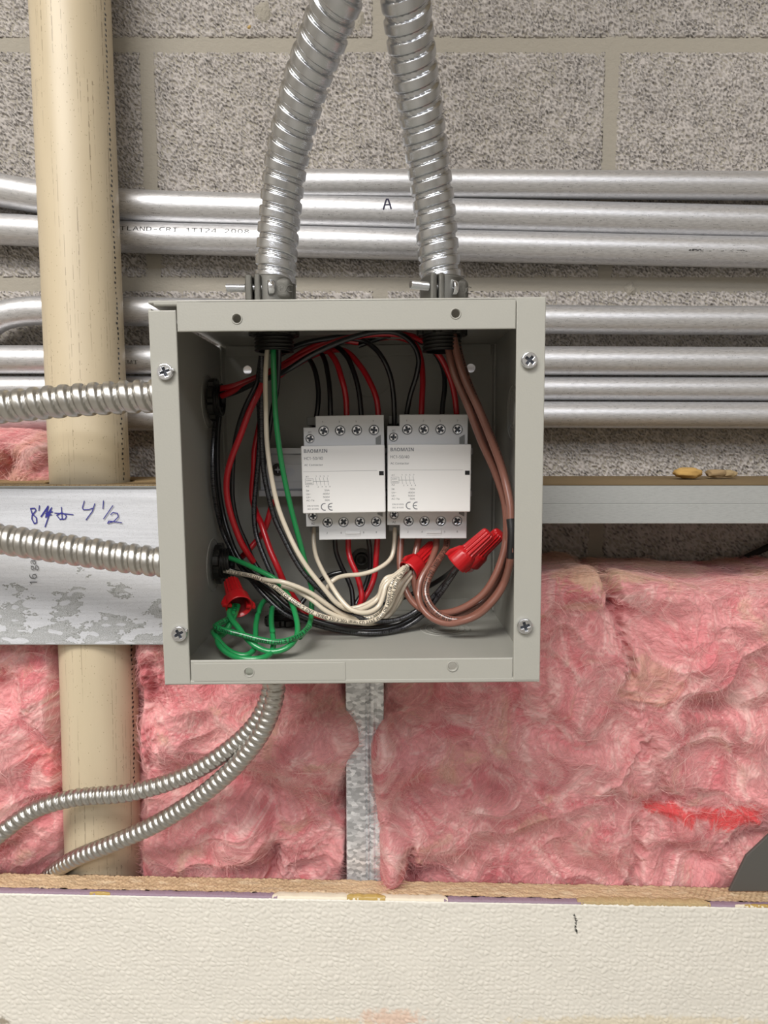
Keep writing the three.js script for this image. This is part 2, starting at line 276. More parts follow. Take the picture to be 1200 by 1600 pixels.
{
  const t = thing('steel_channel', 'galvanized steel channel with blue handwriting, behind the lower left flex', 'framing', V(-220, chBot, CH));
  const x0 = -700, x1 = -40;
  const face = grid(300, 60, (u, v, o) => { const k = v * (chTop - chBot - 4); o.p[0] = lerp(x0, x1, u); o.p[1] = chBot + 1 + k; o.p[2] = CH + n2(o.p[0] / 90, o.p[1] / 60) * 0.5 - 2.2 * sm(0.93, 1, v); }, false);
  const uv = face.attributes.uv; for (let i = 0; i < uv.count; i++) uv.setXY(i, (i % 300) / 299 * 1.737 - 0.737, Math.floor(i / 300) / 59);
  partW(t, 'web', face, galvM);
  const fl = new THREE.Shape([[x0, 0], [x1, 0], [x1, 113], [x0, 113]].map(([x, y]) => new THREE.Vector2(x * mm, y * mm)));
  const hole = new THREE.Path(), pc = at(141, 745, -188); hole.absarc(pc.x * mm, (-155 + 189) * -mm * -1, 33.5 * mm, 0, Math.PI * 2, true); fl.holes.push(hole);
  const flange = new THREE.ExtrudeGeometry(fl, { depth: 1.2 * mm, bevelEnabled: false, curveSegments: 40 }).rotateX(-Math.PI / 2).translate(0, EYE + (chTop - 1.2) * mm, CH * mm);
  partW(t, 'top_flange', flange, dust, 'dusty brown top flange');
  partW(t, 'bottom_flange', rboxW(660, 1.2, 113, -370, chBot + 0.6, CH - 57, 0.4), galvPlain);
  partW(t, 'edge_bend', sweep([V(x0, chTop - 1.4, CH - 1.4), V(x1, chTop - 1.4, CH - 1.4)], 1.5 * mm, 4, 12), galvPlain);
  // handwriting in blue marker, and the printed gauge
  const S = 4, pen = '#2b2a86';
  const tex = canvasTex(640, 256, (g) => {
    const P = (pts, w = 6) => stroke(g, pts.map(([x, y]) => [x - 165, y - 235]), w, pen);
    P([[188, 298], [214, 296], [222, 310], [196, 338], [192, 362], [206, 392], [222, 386], [222, 356], [196, 330], [188, 300]], 7); P([[245, 280], [240, 310]]);
    P([[252, 348], [300, 284], [282, 352], [318, 300], [296, 350]], 9); P([[322, 292], [274, 412]], 7); P([[282, 330], [326, 318]], 7); P([[290, 342], [318, 336]], 7);
    P([[340, 326], [400, 330], [456, 336]], 6); P([[384, 290], [386, 362], [372, 366], [352, 340], [386, 322], [414, 344], [406, 362], [386, 366]], 6);
    P([[532, 252], [518, 294], [524, 306], [560, 304], [582, 296]]); P([[598, 268], [580, 316], [538, 368]]); P([[654, 250], [648, 298]]);
    P([[712, 280], [650, 362]]); P([[696, 336], [712, 322], [740, 328], [744, 350], [714, 378], [674, 390], [682, 376], [716, 380], [764, 386]], 6);
  });
  const tl = at(165 / S, 720 + 235 / S, CH + 0.8), br = at((165 + 640) / S, 720 + (235 + 256) / S, CH + 0.8);
  partW(t, 'handwriting', new THREE.PlaneGeometry((br.x - tl.x) * mm, (tl.y - br.y) * mm).translate((tl.x + br.x) / 2 * mm, EYE + (tl.y + br.y) / 2 * mm, (CH + 0.9) * mm), std({ map: tex, transparent: true, roughness: 0.6 }), 'blue marker handwriting reading 4 1/2 beside crossed-out figures');
  const tex2 = canvasTex(256, 96, (g) => { g.fillStyle = 'rgba(62,64,66,0.85)'; g.font = '62px sans-serif'; g.fillText('16 ga', 20, 70); });
  const a = at(41, 920, CH + 0.8), b = at(61, 850, CH + 0.8);
  partW(t, 'gauge_print', new THREE.PlaneGeometry((b.y - a.y) * mm, (b.x - a.x) * mm).rotateZ(Math.PI / 2).translate((a.x + b.x) / 2 * mm, EYE + (a.y + b.y) / 2 * mm, (CH + 0.9) * mm), std({ map: tex2, transparent: true, roughness: 0.6 }), 'printed gauge mark reading 16 ga');
}
const trTop = at(1000, 756, CH).y, trBot = at(1000, 818, CH).y;
{
  const t = thing('steel_channel', 'narrow galvanized steel track with a dusty top, under the pebbles', 'framing', V(200, trBot, CH));
  partW(t, 'top_flange', rboxW(635, 1.2, 115, 382.5, trTop - 0.6, CH - 57, 0.4), dust, 'dusty brown top flange');
  const h = (trTop - trBot) / 2;
  partW(t, 'leg', join(rboxW(635, h, 1.2, 382.5, trTop - h / 2, CH - 0.6, 0.5), rboxW(635, h, 1.2, 382.5, trBot + h / 2, CH - 0.1, 0.5), rboxW(34, h, 1.2, 88, trTop - h / 2, CH - 0.3, 0.5)), galvPlain);
}
const spangle = dataTex(256, 512, (x, y) => { const r = 34; let best = 9, v = 0; const cx = Math.floor(x / 11), cy = Math.floor(y / 9); for (let j = -1; j <= 1; j++) for (let i = -1; i <= 1; i++) { const gx = cx + i, gy = cy + j, h = Math.abs(Math.sin(gx * 127.1 + gy * 311.7) * 43758.5) % 1, k = Math.abs(Math.sin(gx * 269.5 + gy * 183.3) * 43758.5) % 1, d = Math.hypot((gx + h) - x / 11, (gy + k) - y / 9); if (d < best) { best = d; v = (h * 7 + k * 3) % 1; } } const t = 172 + v * 80 + n2(x / 2, y / 2) * 8; return [t, t + 2, t + 4]; }, true);
{
  const t = thing('steel_stud', 'upright galvanized steel stud between the two pink insulation batts', 'framing', V(-15, -430, -165));
  const m = std({ color: 0xffffff, map: spangle, metalness: 0.4, roughness: 0.45 }), x0 = at(541, 1300, -162).x, x1 = at(600, 1300, -162).x, w = x1 - x0;
  const prof = [[0, -2], [0.02, 0], [0.5, 0], [0.54, -1.6], [0.57, 0.2], [0.6, 0.2], [0.63, -1.6], [0.67, 0.1], [0.74, 0.1], [0.78, -1], [0.82, 0.1], [0.98, 0], [1, -2]];
  const g = grid(prof.length * 2 - 1, 90, (u, v, o) => { const k = u * (prof.length - 1), i = Math.min(prof.length - 2, Math.floor(k)), f = k - i; o.p[0] = x0 + w * lerp(prof[i][0], prof[i + 1][0], f); o.p[1] = lerp(-430, -110, v); o.p[2] = -162 + lerp(prof[i][1], prof[i + 1][1], f); }, false);
  const uv = g.attributes.uv; for (let i = 0; i < uv.count; i++) uv.setXY(i, uv.getX(i) * 12, uv.getY(i) * 8);
  partW(t, 'flange', g, m); partW(t, 'web', rboxW(1.2, 320, 100, x1 - 1, -270, -214, 0.4), m);
}

// ---------------------------------------------------------------- pink insulation
const PINK = std({ color: 0xffffff, vertexColors: true, roughness: 1 });
const FIBRE = std({ color: 0xffffff, roughness: 1 });
const hair = (() => { const mk = (pts) => strip(sweep(pts.map((p) => new THREE.Vector3(...p)), (s, t, L) => 0.0085 * (1 - 0.6 * Math.abs(2 * s / L - 1)), 7, 3, false)); return [mk([[-0.5, 0, 0], [-0.2, 0.1, 0.05], [0.2, 0.08, 0.02], [0.5, -0.08, 0]]), mk([[-0.5, -0.1, 0], [-0.25, 0.02, 0.06], [0, 0.12, 0.02], [0.3, 0, -0.04], [0.5, -0.16, 0.05]]), mk([[-0.5, 0, 0], [0, 0.03, 0.1], [0.5, 0.02, 0]])]; })();
const segDist = (x, y, a, b) => { const dx = b[0] - a[0], dy = b[1] - a[1], t = Math.min(1, Math.max(0, ((x - a[0]) * dx + (y - a[1]) * dy) / (dx * dx + dy * dy))); return Math.hypot(x - a[0] - dx * t, y - a[1] - dy * t); };
const lineDist = (x, y, L) => { let d = 1e9; for (let i = 0; i + 1 < L.length; i++) d = Math.min(d, segDist(x, y, L[i], L[i + 1])); return d; };
const curveAt = (tab, y) => { if (y >= tab[0][0]) return tab[0][1]; for (let i = 0; i + 1 < tab.length; i++) if (y >= tab[i + 1][0]) return lerp(tab[i + 1][1], tab[i][1], (y - tab[i + 1][0]) / (tab[i][0] - tab[i + 1][0])); return tab[tab.length - 1][1]; };
const xy = (pts, z) => pts.map(([px, py]) => { const p = at(px, py, z); return [p.x, p.y]; });
const mix3 = (a, b, t) => [lerp(a[0], b[0], t), lerp(a[1], b[1], t), lerp(a[2], b[2], t)];
const C = { pink: [0.74, 0.33, 0.335], pale: [0.86, 0.6, 0.56], rose: [0.66, 0.2, 0.22], deep: [0.5, 0.1, 0.12], tan: [0.66, 0.46, 0.31], red: [0.72, 0.07, 0.075] };
function batt(label, o) {
  const back = -268, R = 16, flat = o.zf - R - back, arc = R * Math.PI / 2, down = o.top - R - o.bottom, S = flat + arc + down, so = o.seed * 31.7;
  function surf(u, s) {
    let y, z, ny, nz;
    if (s < flat) { y = o.top; z = back + s; ny = 1; nz = 0; } else if (s < flat + arc) { const a = (s - flat) / R; z = o.zf - R + Math.sin(a) * R; y = o.top - R + Math.cos(a) * R; ny = Math.cos(a); nz = Math.sin(a); } else { y = o.top - R - (s - flat - arc); z = o.zf; ny = 0; nz = 1; }
    const xl = curveAt(o.left, y), xr = curveAt(o.right, y), x = lerp(xl, xr, u);
    const wx = x + 20 * n3(x / 52 + so, y / 52, z / 60), wy = y + 20 * n3b(x / 52 + so, y / 52, z / 60);
    const qx = wx + 5 * n2(wx / 14 + so, wy / 14), qy = wy + 5 * n2b(wx / 14 + so, wy / 14);
    let d = 13 * n3b(x / 85 + so, y / 80, z / 90) + 4.2 * ((1 - Math.abs(n2((x * 0.6 + wx * 0.4) / 66 + so, (y * 0.6 + wy * 0.4) / 54))) ** 2 - 0.4) + 0.7 * n2b(qx / 20 + so, qy / 26) + 0.45 * n2(qx / 2.6, qy / 13) + 0.35 * n2b(qx / 9, qy / 2.4) * (0.4 + 0.6 * n2(wx / 40, wy / 40)) + 0.25 * n2(x / 1.6, y / 1.6);
    for (const c of o.creases || []) { const dist = lineDist(x + 2.5 * n2(x / 9, y / 9), y, c.line); d -= c.depth * Math.exp(-((dist / c.width) ** 2)); }
    for (const c of o.bumps || []) d += c.h * Math.exp(-(((x - c.x) / c.rx) ** 2 + ((y - c.y) / c.ry) ** 2));
    if (o.pipe) { const e = Math.abs(x - o.pipe); d -= 26 * (1 - sm(28, 40, e)) * nz; }
    const e = Math.min(x - xl, xr - x), er = o.edge || 20, k = 1 - Math.min(1, e / er);
    const pull = (o.edgeDepth || 34) * (1 - Math.sqrt(Math.max(0, 1 - k * k)));
    const fade = s < 4 ? s / 4 : 1;
    return { ny, x, y: y + ny * d * 0.5 * fade, z: Math.max(back, z + nz * d - pull * nz), wx, wy, qx, qy };
  }
  function tint(p) {
    const { x, y, wx, wy, qx, qy } = p;
    let c = mix3(C.pink, C.rose, sm(-0.1, 0.8, n2(wx / 48 + so, wy / 48) * 0.8 + n2b(qx / 6, qy / 16) * 0.35));
    c = mix3(c, C.deep, 0.55 * sm(0.4, 0.9, n2b(wx / 34 + so + 8, wy / 34) * 0.85 + n2(qx / 4, qy / 12) * 0.3));
    c = mix3(c, C.pale, 0.75 * sm(0.05, 0.9, n2b(wx / 30 + so + 20, wy / 42) * 0.75 + n2(qx / 2.2, qy / 15) * 0.45));
    c = mix3(c, C.pale, 0.8 * (1 - Math.abs(n2(qx / 26 + so, qy / 40))) ** 14);
    c = mix3(c, C.tan, 0.5 * sm(0.5, 0.95, n2(wx / 60 + so + 77, wy / 44) + n2b(qx / 5, qy / 5) * 0.25));
    for (const k of o.dyes || []) { const d = lineDist(x, y, k.line) / k.width + n2(qx / 7, qy / 7) * 0.55 + n2b(qx / 2.5, qy / 2.5) * 0.25; c = mix3(c, k.c, k.a * (1 - sm(0.5, 1.05, d))); }
    const f = 1 + 0.12 * n2(qx / 1.4, qy / 6); return [c[0] * f, c[1] * f, c[2] * f];
  }
  const nu = Math.round((curveAt(o.right, -200) - curveAt(o.left, -200)) / 1.05), nv = Math.round(S / 1.05);
  const t = thing('insulation_batt', label, 'insulation', V((curveAt(o.left, o.top) + curveAt(o.right, o.top)) / 2, o.bottom, -220), 'pink fibreglass insulation');
  partW(t, 'wool', grid(nu, nv, (u, v, out) => { const p = surf(u, v * S); out.p[0] = p.x; out.p[1] = p.y; out.p[2] = p.z; out.c = tint(p); }), PINK);
  // loose fibres lying on and lifting off the wool
  const r = rng(o.seed * 977 + 5), q = new THREE.Quaternion(), e = new THREE.Euler(), m4 = new THREE.Matrix4(), col = new THREE.Color();
  hair.forEach((h, hi) => {
    const n = Math.round(o.fibres / hair.length), im = new THREE.InstancedMesh(h, FIBRE, n); im.name = 'loose_fibres'; im.userData.kind = 'stuff';
    for (let i = 0; i < n; i++) {
      const u = r(), s = r() * S, p = surf(u, s), flow = p.ny > 0.4 ? (r() - 0.5) * 0.9 : n2(p.wx / 60 + so, p.wy / 60) * 3 + (r() - 0.5) * 1.3 + 1.3, wisp = r() < 0.014;
      const len = (wisp ? 12 + r() * 14 : 4 + r() * 11) * mm, c = tint(p), l = 0.95 + r() * 0.35;
      e.set((r() - 0.5) * (wisp ? 0.7 : 0.5), (r() - 0.5) * (wisp ? 0.6 : 0.55), flow, 'ZYX'); q.setFromEuler(e);
      m4.compose(new THREE.Vector3(p.x * mm, EYE + p.y * mm, (p.z + 0.1 + r() * r() * (wisp ? 3 : 2)) * mm).sub(t.position), q, new THREE.Vector3(len, len * (wisp ? 1 : 0.9), len));
      im.setMatrixAt(i, m4); const g = mix3(c, C.pale, wisp ? 0.6 : r() * 0.45); col.setRGB(g[0] * l, g[1] * l, g[2] * l); im.setColorAt(i, col);
    }
    t.add(im);
  });
  return t;
}
const zB = -165;
const edgeTab = (pts, z) => xy(pts, z).map(([x, y]) => [y, x]);
batt('large pink insulation batt filling the right side below the steel track', {
  seed: 1, zf: -166, top: at(1000, 913, -166).y, bottom: -425, fibres: 100000, edge: 10, edgeDepth: 17,
  left: [[-80, -2], ...edgeTab([[600, 1065], [592, 1125], [580, 1160], [581, 1200], [589, 1280], [594, 1330], [592, 1375], [596, 1440]], zB)], right: [[0, 540], [-425, 540]],
  creases: [
    { line: xy([[956, 915], [962, 945], [974, 985], [984, 1030], [982, 1062]], zB), depth: 17, width: 3.4 }, { line: xy([[954, 912], [962, 950]], zB), depth: 26, width: 5.5 },
    { line: xy([[982, 1062], [1000, 1110], [1010, 1150], [985, 1185], [968, 1215], [930, 1232]], zB), depth: -4, width: 2.4 }, { line: xy([[1012, 1160], [1040, 1240], [1062, 1262]], zB), depth: 7, width: 5 },
    { line: xy([[998, 1300], [1000, 1350], [985, 1390]], zB), depth: 14, width: 5 }, { line: xy([[640, 1330], [642, 1390]], zB), depth: 14, width: 5 }, { line: xy([[1090, 1100], [1200, 1110]], zB), depth: 9, width: 9 },
    { line: xy([[1060, 1350], [1120, 1360], [1200, 1300]], zB), depth: 12, width: 12 }, { line: xy([[640, 1165], [720, 1170]], zB), depth: 7, width: 9 }, { line: xy([[855, 1010], [852, 1100], [868, 1140]], zB), depth: 4, width: 3 },
    { line: xy([[610, 1100], [622, 1160]], zB), depth: 7, width: 5 }, { line: xy([[735, 1110], [738, 1150], [742, 1175]], zB), depth: -3.5, width: 2 },
  ],
  bumps: [{ x: at(920, 900, zB).x, y: at(920, 900, zB).y, h: 12, rx: 24, ry: 14 }, { x: at(586, 1180, zB).x, y: at(586, 1180, zB).y, h: 17, rx: 22, ry: 36 }, { x: at(612, 1340, zB).x, y: at(612, 1340, zB).y, h: 26, rx: 14, ry: 30 }, { x: at(1090, 1040, zB).x, y: at(1090, 1040, zB).y, h: 10, rx: 45, ry: 35 }, { x: at(900, 1180, zB).x, y: at(900, 1180, zB).y, h: 8, rx: 40, ry: 30 }],
  dyes: [{ line: xy([[1022, 1268], [1060, 1280], [1090, 1290]], zB), width: 6.5, c: C.red, a: 0.9 }, { line: xy([[1105, 1282], [1135, 1290], [1172, 1272]], zB), width: 9, c: C.red, a: 0.95 }, { line: xy([[895, 890], [950, 896]], zB), width: 17, c: C.tan, a: 0.8 }, { line: xy([[960, 900], [1240, 905]], zB), width: 6, c: C.tan, a: 0.7 }, { line: xy([[1080, 1000], [1130, 1040]], zB), width: 16, c: C.rose, a: 0.6 }],
});
batt('pink insulation batt behind the cream pipe and the two thin armoured cables', {
  seed: 2, zf: -172, top: -85, bottom: -425, fibres: 88000, edge: 9, edgeDepth: 16, pipe: at(156, 1100, -184).x,
  left: [[0, -540], [-425, -540]], right: edgeTab([[535, 900], [535, 1065], [552, 1105], [562, 1130], [565, 1165], [553, 1182], [544, 1205], [540, 1230], [539, 1420]], -160),
  creases: [{ line: xy([[425, 1340], [424, 1380]], -172), depth: 15, width: 6 }, { line: xy([[235, 1040], [240, 1130], [232, 1200]], -172), depth: 12, width: 6 }, { line: xy([[20, 1330], [50, 1290], [100, 1260]], -172), depth: 12, width: 10 }, { line: xy([[370, 1210], [420, 1250], [430, 1330]], -172), depth: 8, width: 9 }, { line: xy([[0, 1080], [60, 1170], [95, 1210]], -172), depth: 8, width: 8 }, { line: xy([[540, 1250], [520, 1330], [470, 1370]], -172), depth: 8, width: 9 }],
  bumps: [{ x: at(470, 1140, -172).x, y: at(470, 1140, -172).y, h: 12, rx: 42, ry: 40 }, { x: at(552, 1138, -160).x, y: at(552, 1138, -160).y, h: 15, rx: 30, ry: 34 }, { x: at(380, 1300, -172).x, y: at(380, 1300, -172).y, h: 9, rx: 30, ry: 24 }, { x: at(232, 1090, -172).x, y: at(232, 1090, -172).y, h: 9, rx: 10, ry: 50 }],
  dyes: [{ line: xy([[210, 1030], [240, 1080]], -172), width: 14, c: C.deep, a: 0.7 }, { line: xy([[60, 1180], [90, 1210]], -172), width: 14, c: C.red, a: 0.35 }],
});
batt('small torn piece of pink insulation left of the cream pipe above the channel', {
  seed: 3, zf: -214, top: at(40, 682, -222).y, bottom: chTop, fibres: 5000, edge: 12, edgeDepth: 30,
  left: [[60, -345], [-100, -345]], right: [[60, at(96, 700, -230).x], [-100, at(92, 745, -230).x]],
  creases: [{ line: xy([[2, 738], [18, 722]], -214), depth: 30, width: 8 }, { line: xy([[62, 732], [72, 722]], -214), depth: 14, width: 6 }], bumps: [], dyes: [],
});

// ---------------------------------------------------------------- lower wall: board core faced with a pebbled sheet
const lower = new THREE.Group(); lower.name = 'wall_lower'; lower.userData.kind = 'structure'; scene.add(lower);
const PZ = -133, topAt = (x) => lerp(at(0, 1396, PZ).y, at(1200, 1419, PZ).y, (x + 297) / 594);
{
  const cell = (i, j) => { const a = Math.abs(Math.sin(i * 127.1 + j * 311.7) * 43758.5453) % 1, b = Math.abs(Math.sin(i * 269.5 + j * 183.3) * 43758.5453) % 1, c = Math.abs(Math.sin(i * 113.5 + j * 271.9) * 43758.5453) % 1; return [i + 0.15 + 0.7 * a, j + 0.15 + 0.7 * b, c]; };
  const crack = xy([[898, 1431], [901, 1440], [899, 1449], [902, 1459]], PZ);
  const stains = [[at(610, 1592, PZ), 30, 9, [0.72, 0.5, 0.38]], [at(470, 1600, PZ), 60, 6, [0.72, 0.6, 0.42]], [at(5, 1596, PZ), 5, 4, [0.2, 0.15, 0.09]], [at(1000, 1598, PZ), 120, 7, [0.7, 0.62, 0.46]]];
  const face = grid(900, 230, (u, v, o) => {
    const x = lerp(-350, 350, u), t = topAt(x), y = lerp(t - 165, t, v), X = x / 4.4 + n2(x / 13, y / 13) * 0.3, Y = y / 4.1 + n2b(x / 13, y / 13) * 0.3, ci = Math.floor(X), cj = Math.floor(Y);
    let d1 = 9, d2 = 9, hh = 0; for (let j = -1; j <= 1; j++) for (let i = -1; i <= 1; i++) { const c = cell(ci + i, cj + j), d = Math.hypot(c[0] - X, c[1] - Y); if (d < d1) { d2 = d1; d1 = d; hh = c[2]; } else if (d < d2) d2 = d; }
    const h = sm(0.0, 0.62, d2 - d1) * (0.3 + 0.7 * hh);
    o.p[0] = x; o.p[1] = y; o.p[2] = PZ - 0.4 + h * 0.62 + n2(x / 90, y / 60) * 0.3 - 1.4 * sm(t - 1.2, t, y) * sm(t - 1.2, t, y);
    let c = [0.73, 0.70, 0.625]; const g = 1 + n2b(x / 50, y / 50) * 0.02 + n2(x / 2, y / 2) * 0.015;
    for (const [p, rx, ry, k] of stains) { const d = Math.hypot((x - p.x) / rx, (y - p.y) / ry) + n2(x / 9, y / 9) * 0.3 + n2b(x / 2.4, y / 2.4) * 0.22; c = mix3(c, k, 0.75 * (1 - sm(0.5, 1.1, d))); }
    if (lineDist(x + n2(x, y * 2) * 0.3, y, crack) < 0.62 + n2b(x, y) * 0.4) { c = [0.02, 0.02, 0.018]; o.p[2] -= 0.3; }
    o.c[0] = c[0] * g; o.c[1] = c[1] * g; o.c[2] = c[2] * g;
  });
  const fm = std({ color: 0xffffff, vertexColors: true, roughness: 0.42 });
  part(lower, 'pebbled_sheet', face, fm);
  part(lower, 'board_core', join(slab(-2.05, 2.05, 0, EYE + (topAt(0) - 165) * mm, -0.155, PZ * mm - 0.0006), slab(-2.05, -0.35, EYE - 0.6, EYE + topAt(-350) * mm, -0.155, PZ * mm - 0.0006), slab(0.35, 2.05, EYE - 0.6, EYE + topAt(350) * mm, -0.155, PZ * mm - 0.0006)), std({ color: 0xdcd8cc, roughness: 0.6 }));
  const core = grid(820, 46, (u, v, o) => {                  // sawn top of the board, with its back arris
    const x = lerp(-350, 350, u), t = topAt(x) + 1.2, k = v, z = lerp(-138.6, -155.5, Math.min(1, k / 0.9));
    const saw = (sm(-260, -210, x) * (1 - sm(-70, -30, x)) * 0.8 + sm(225, 250, x)) * Math.max(0, Math.sin((x + (z + 150) * 0.75) / 0.72 + n2(x / 10, z) * 0.8));
    const n = n2(x / 2.4, z / 2.4) * 0.35 + n2b(x / 12, z / 5) * 0.5, hole = n2b(x / 1.8 + 9, z / 1.6) > 0.66 ? 0.7 : 0;
    o.p[0] = x; o.p[2] = z + n2(x / 7, 3) * 0.6 * (k > 0.85 ? 1 : 0); o.p[1] = t + n - saw * 0.5 - hole - (k > 0.9 ? (k - 0.9) * 300 : 0);
    const g = 1 + n2(x / 1.5, z / 1.5 + 8) * 0.13 + n2b(x / 30, z / 6) * 0.08; let c = [0.56, 0.40, 0.245];
    c = mix3(c, [0.30, 0.19, 0.1], Math.min(1, saw * 0.6 + (hole ? 0.7 : 0))); c = mix3(c, [0.68, 0.55, 0.38], sm(0.3, 0.8, n2(x / 26 + 5, z / 8)) * 0.5);
    o.c[0] = c[0] * g; o.c[1] = c[1] * g; o.c[2] = c[2] * g;
  });
  part(lower, 'sawn_edge', core, PINK, 'sawn brown edge of the board');
  const ribbon = (px0, px1, w0, w1, h, rough, seed) => {     // a strip lying on the front of the sawn edge
    const a = at(px0, 1408, PZ).x, b = at(px1, 1408, PZ).x, n = Math.max(20, Math.round((b - a) / 1.2));
    return grid(n, 12, (u, v, o) => { const x = lerp(a, b, u), end = Math.min(1, Math.min(u, 1 - u) * (b - a) / 5), w = (w0 + (w1 - w0) * (0.5 + 0.5 * n2(x / 14 + seed, 1))) * (0.35 + 0.65 * Math.sqrt(end)); const arcv = Math.sin(Math.PI * v); o.p[0] = x; o.p[2] = -133.7 - w * v + n2(x / 3 + seed, v * 2) * rough; o.p[1] = topAt(x) - 0.3 + h * arcv * (0.7 + 0.3 * n2(x / 6 + seed, 4)) + (v > 0.02 ? 1.1 : 0); }, false);
  };
  const mauve = std({ color: 0x9a8494, roughness: 0.7, bumpMap: withRepeat(speck, 20, 20), bumpScale: 0.0005 }), cream = std({ color: 0xe2d8c2, roughness: 0.6 }), amber = std({ color: 0xb79a58, roughness: 0.35 }), foam = std({ color: 0xd9bf8f, roughness: 0.8, bumpMap: withRepeat(speck, 30, 30), bumpScale: 0.0015 });
  for (const [a, b] of [[-40, 433], [694, 912], [1108, 1250]]) part(lower, 'adhesive_strip', ribbon(a, b, 4.2, 6, 0.5, 0.2, a), mauve, 'mauve strip of adhesive under the sheet edge');
  for (const [a, b] of [[425, 560], [590, 700]]) part(lower, 'sealant_strip', ribbon(a, b, 6.5, 7.5, 0.9, 0.15, a), cream, 'cream strip of sealant');
  part(lower, 'sealant_strip', ribbon(1150, 1200, 2, 4, 0.7, 0.3, 3), cream);
  part(lower, 'glue_lump', ribbon(903, 1112, 7, 9.5, 1.5, 0.9, 50), foam, 'torn lump of cream foam glue');
  part(lower, 'glue_lump', ribbon(542, 602, 6, 6.5, 2.4, 0.2, 9), amber, 'amber bead of dried glue');
  part(lower, 'glue_lump', ribbon(140, 172, 2.5, 3, 1, 0.2, 19), amber); part(lower, 'glue_lump', ribbon(1165, 1230, 2.5, 3, 1, 0.2, 29), amber);
}

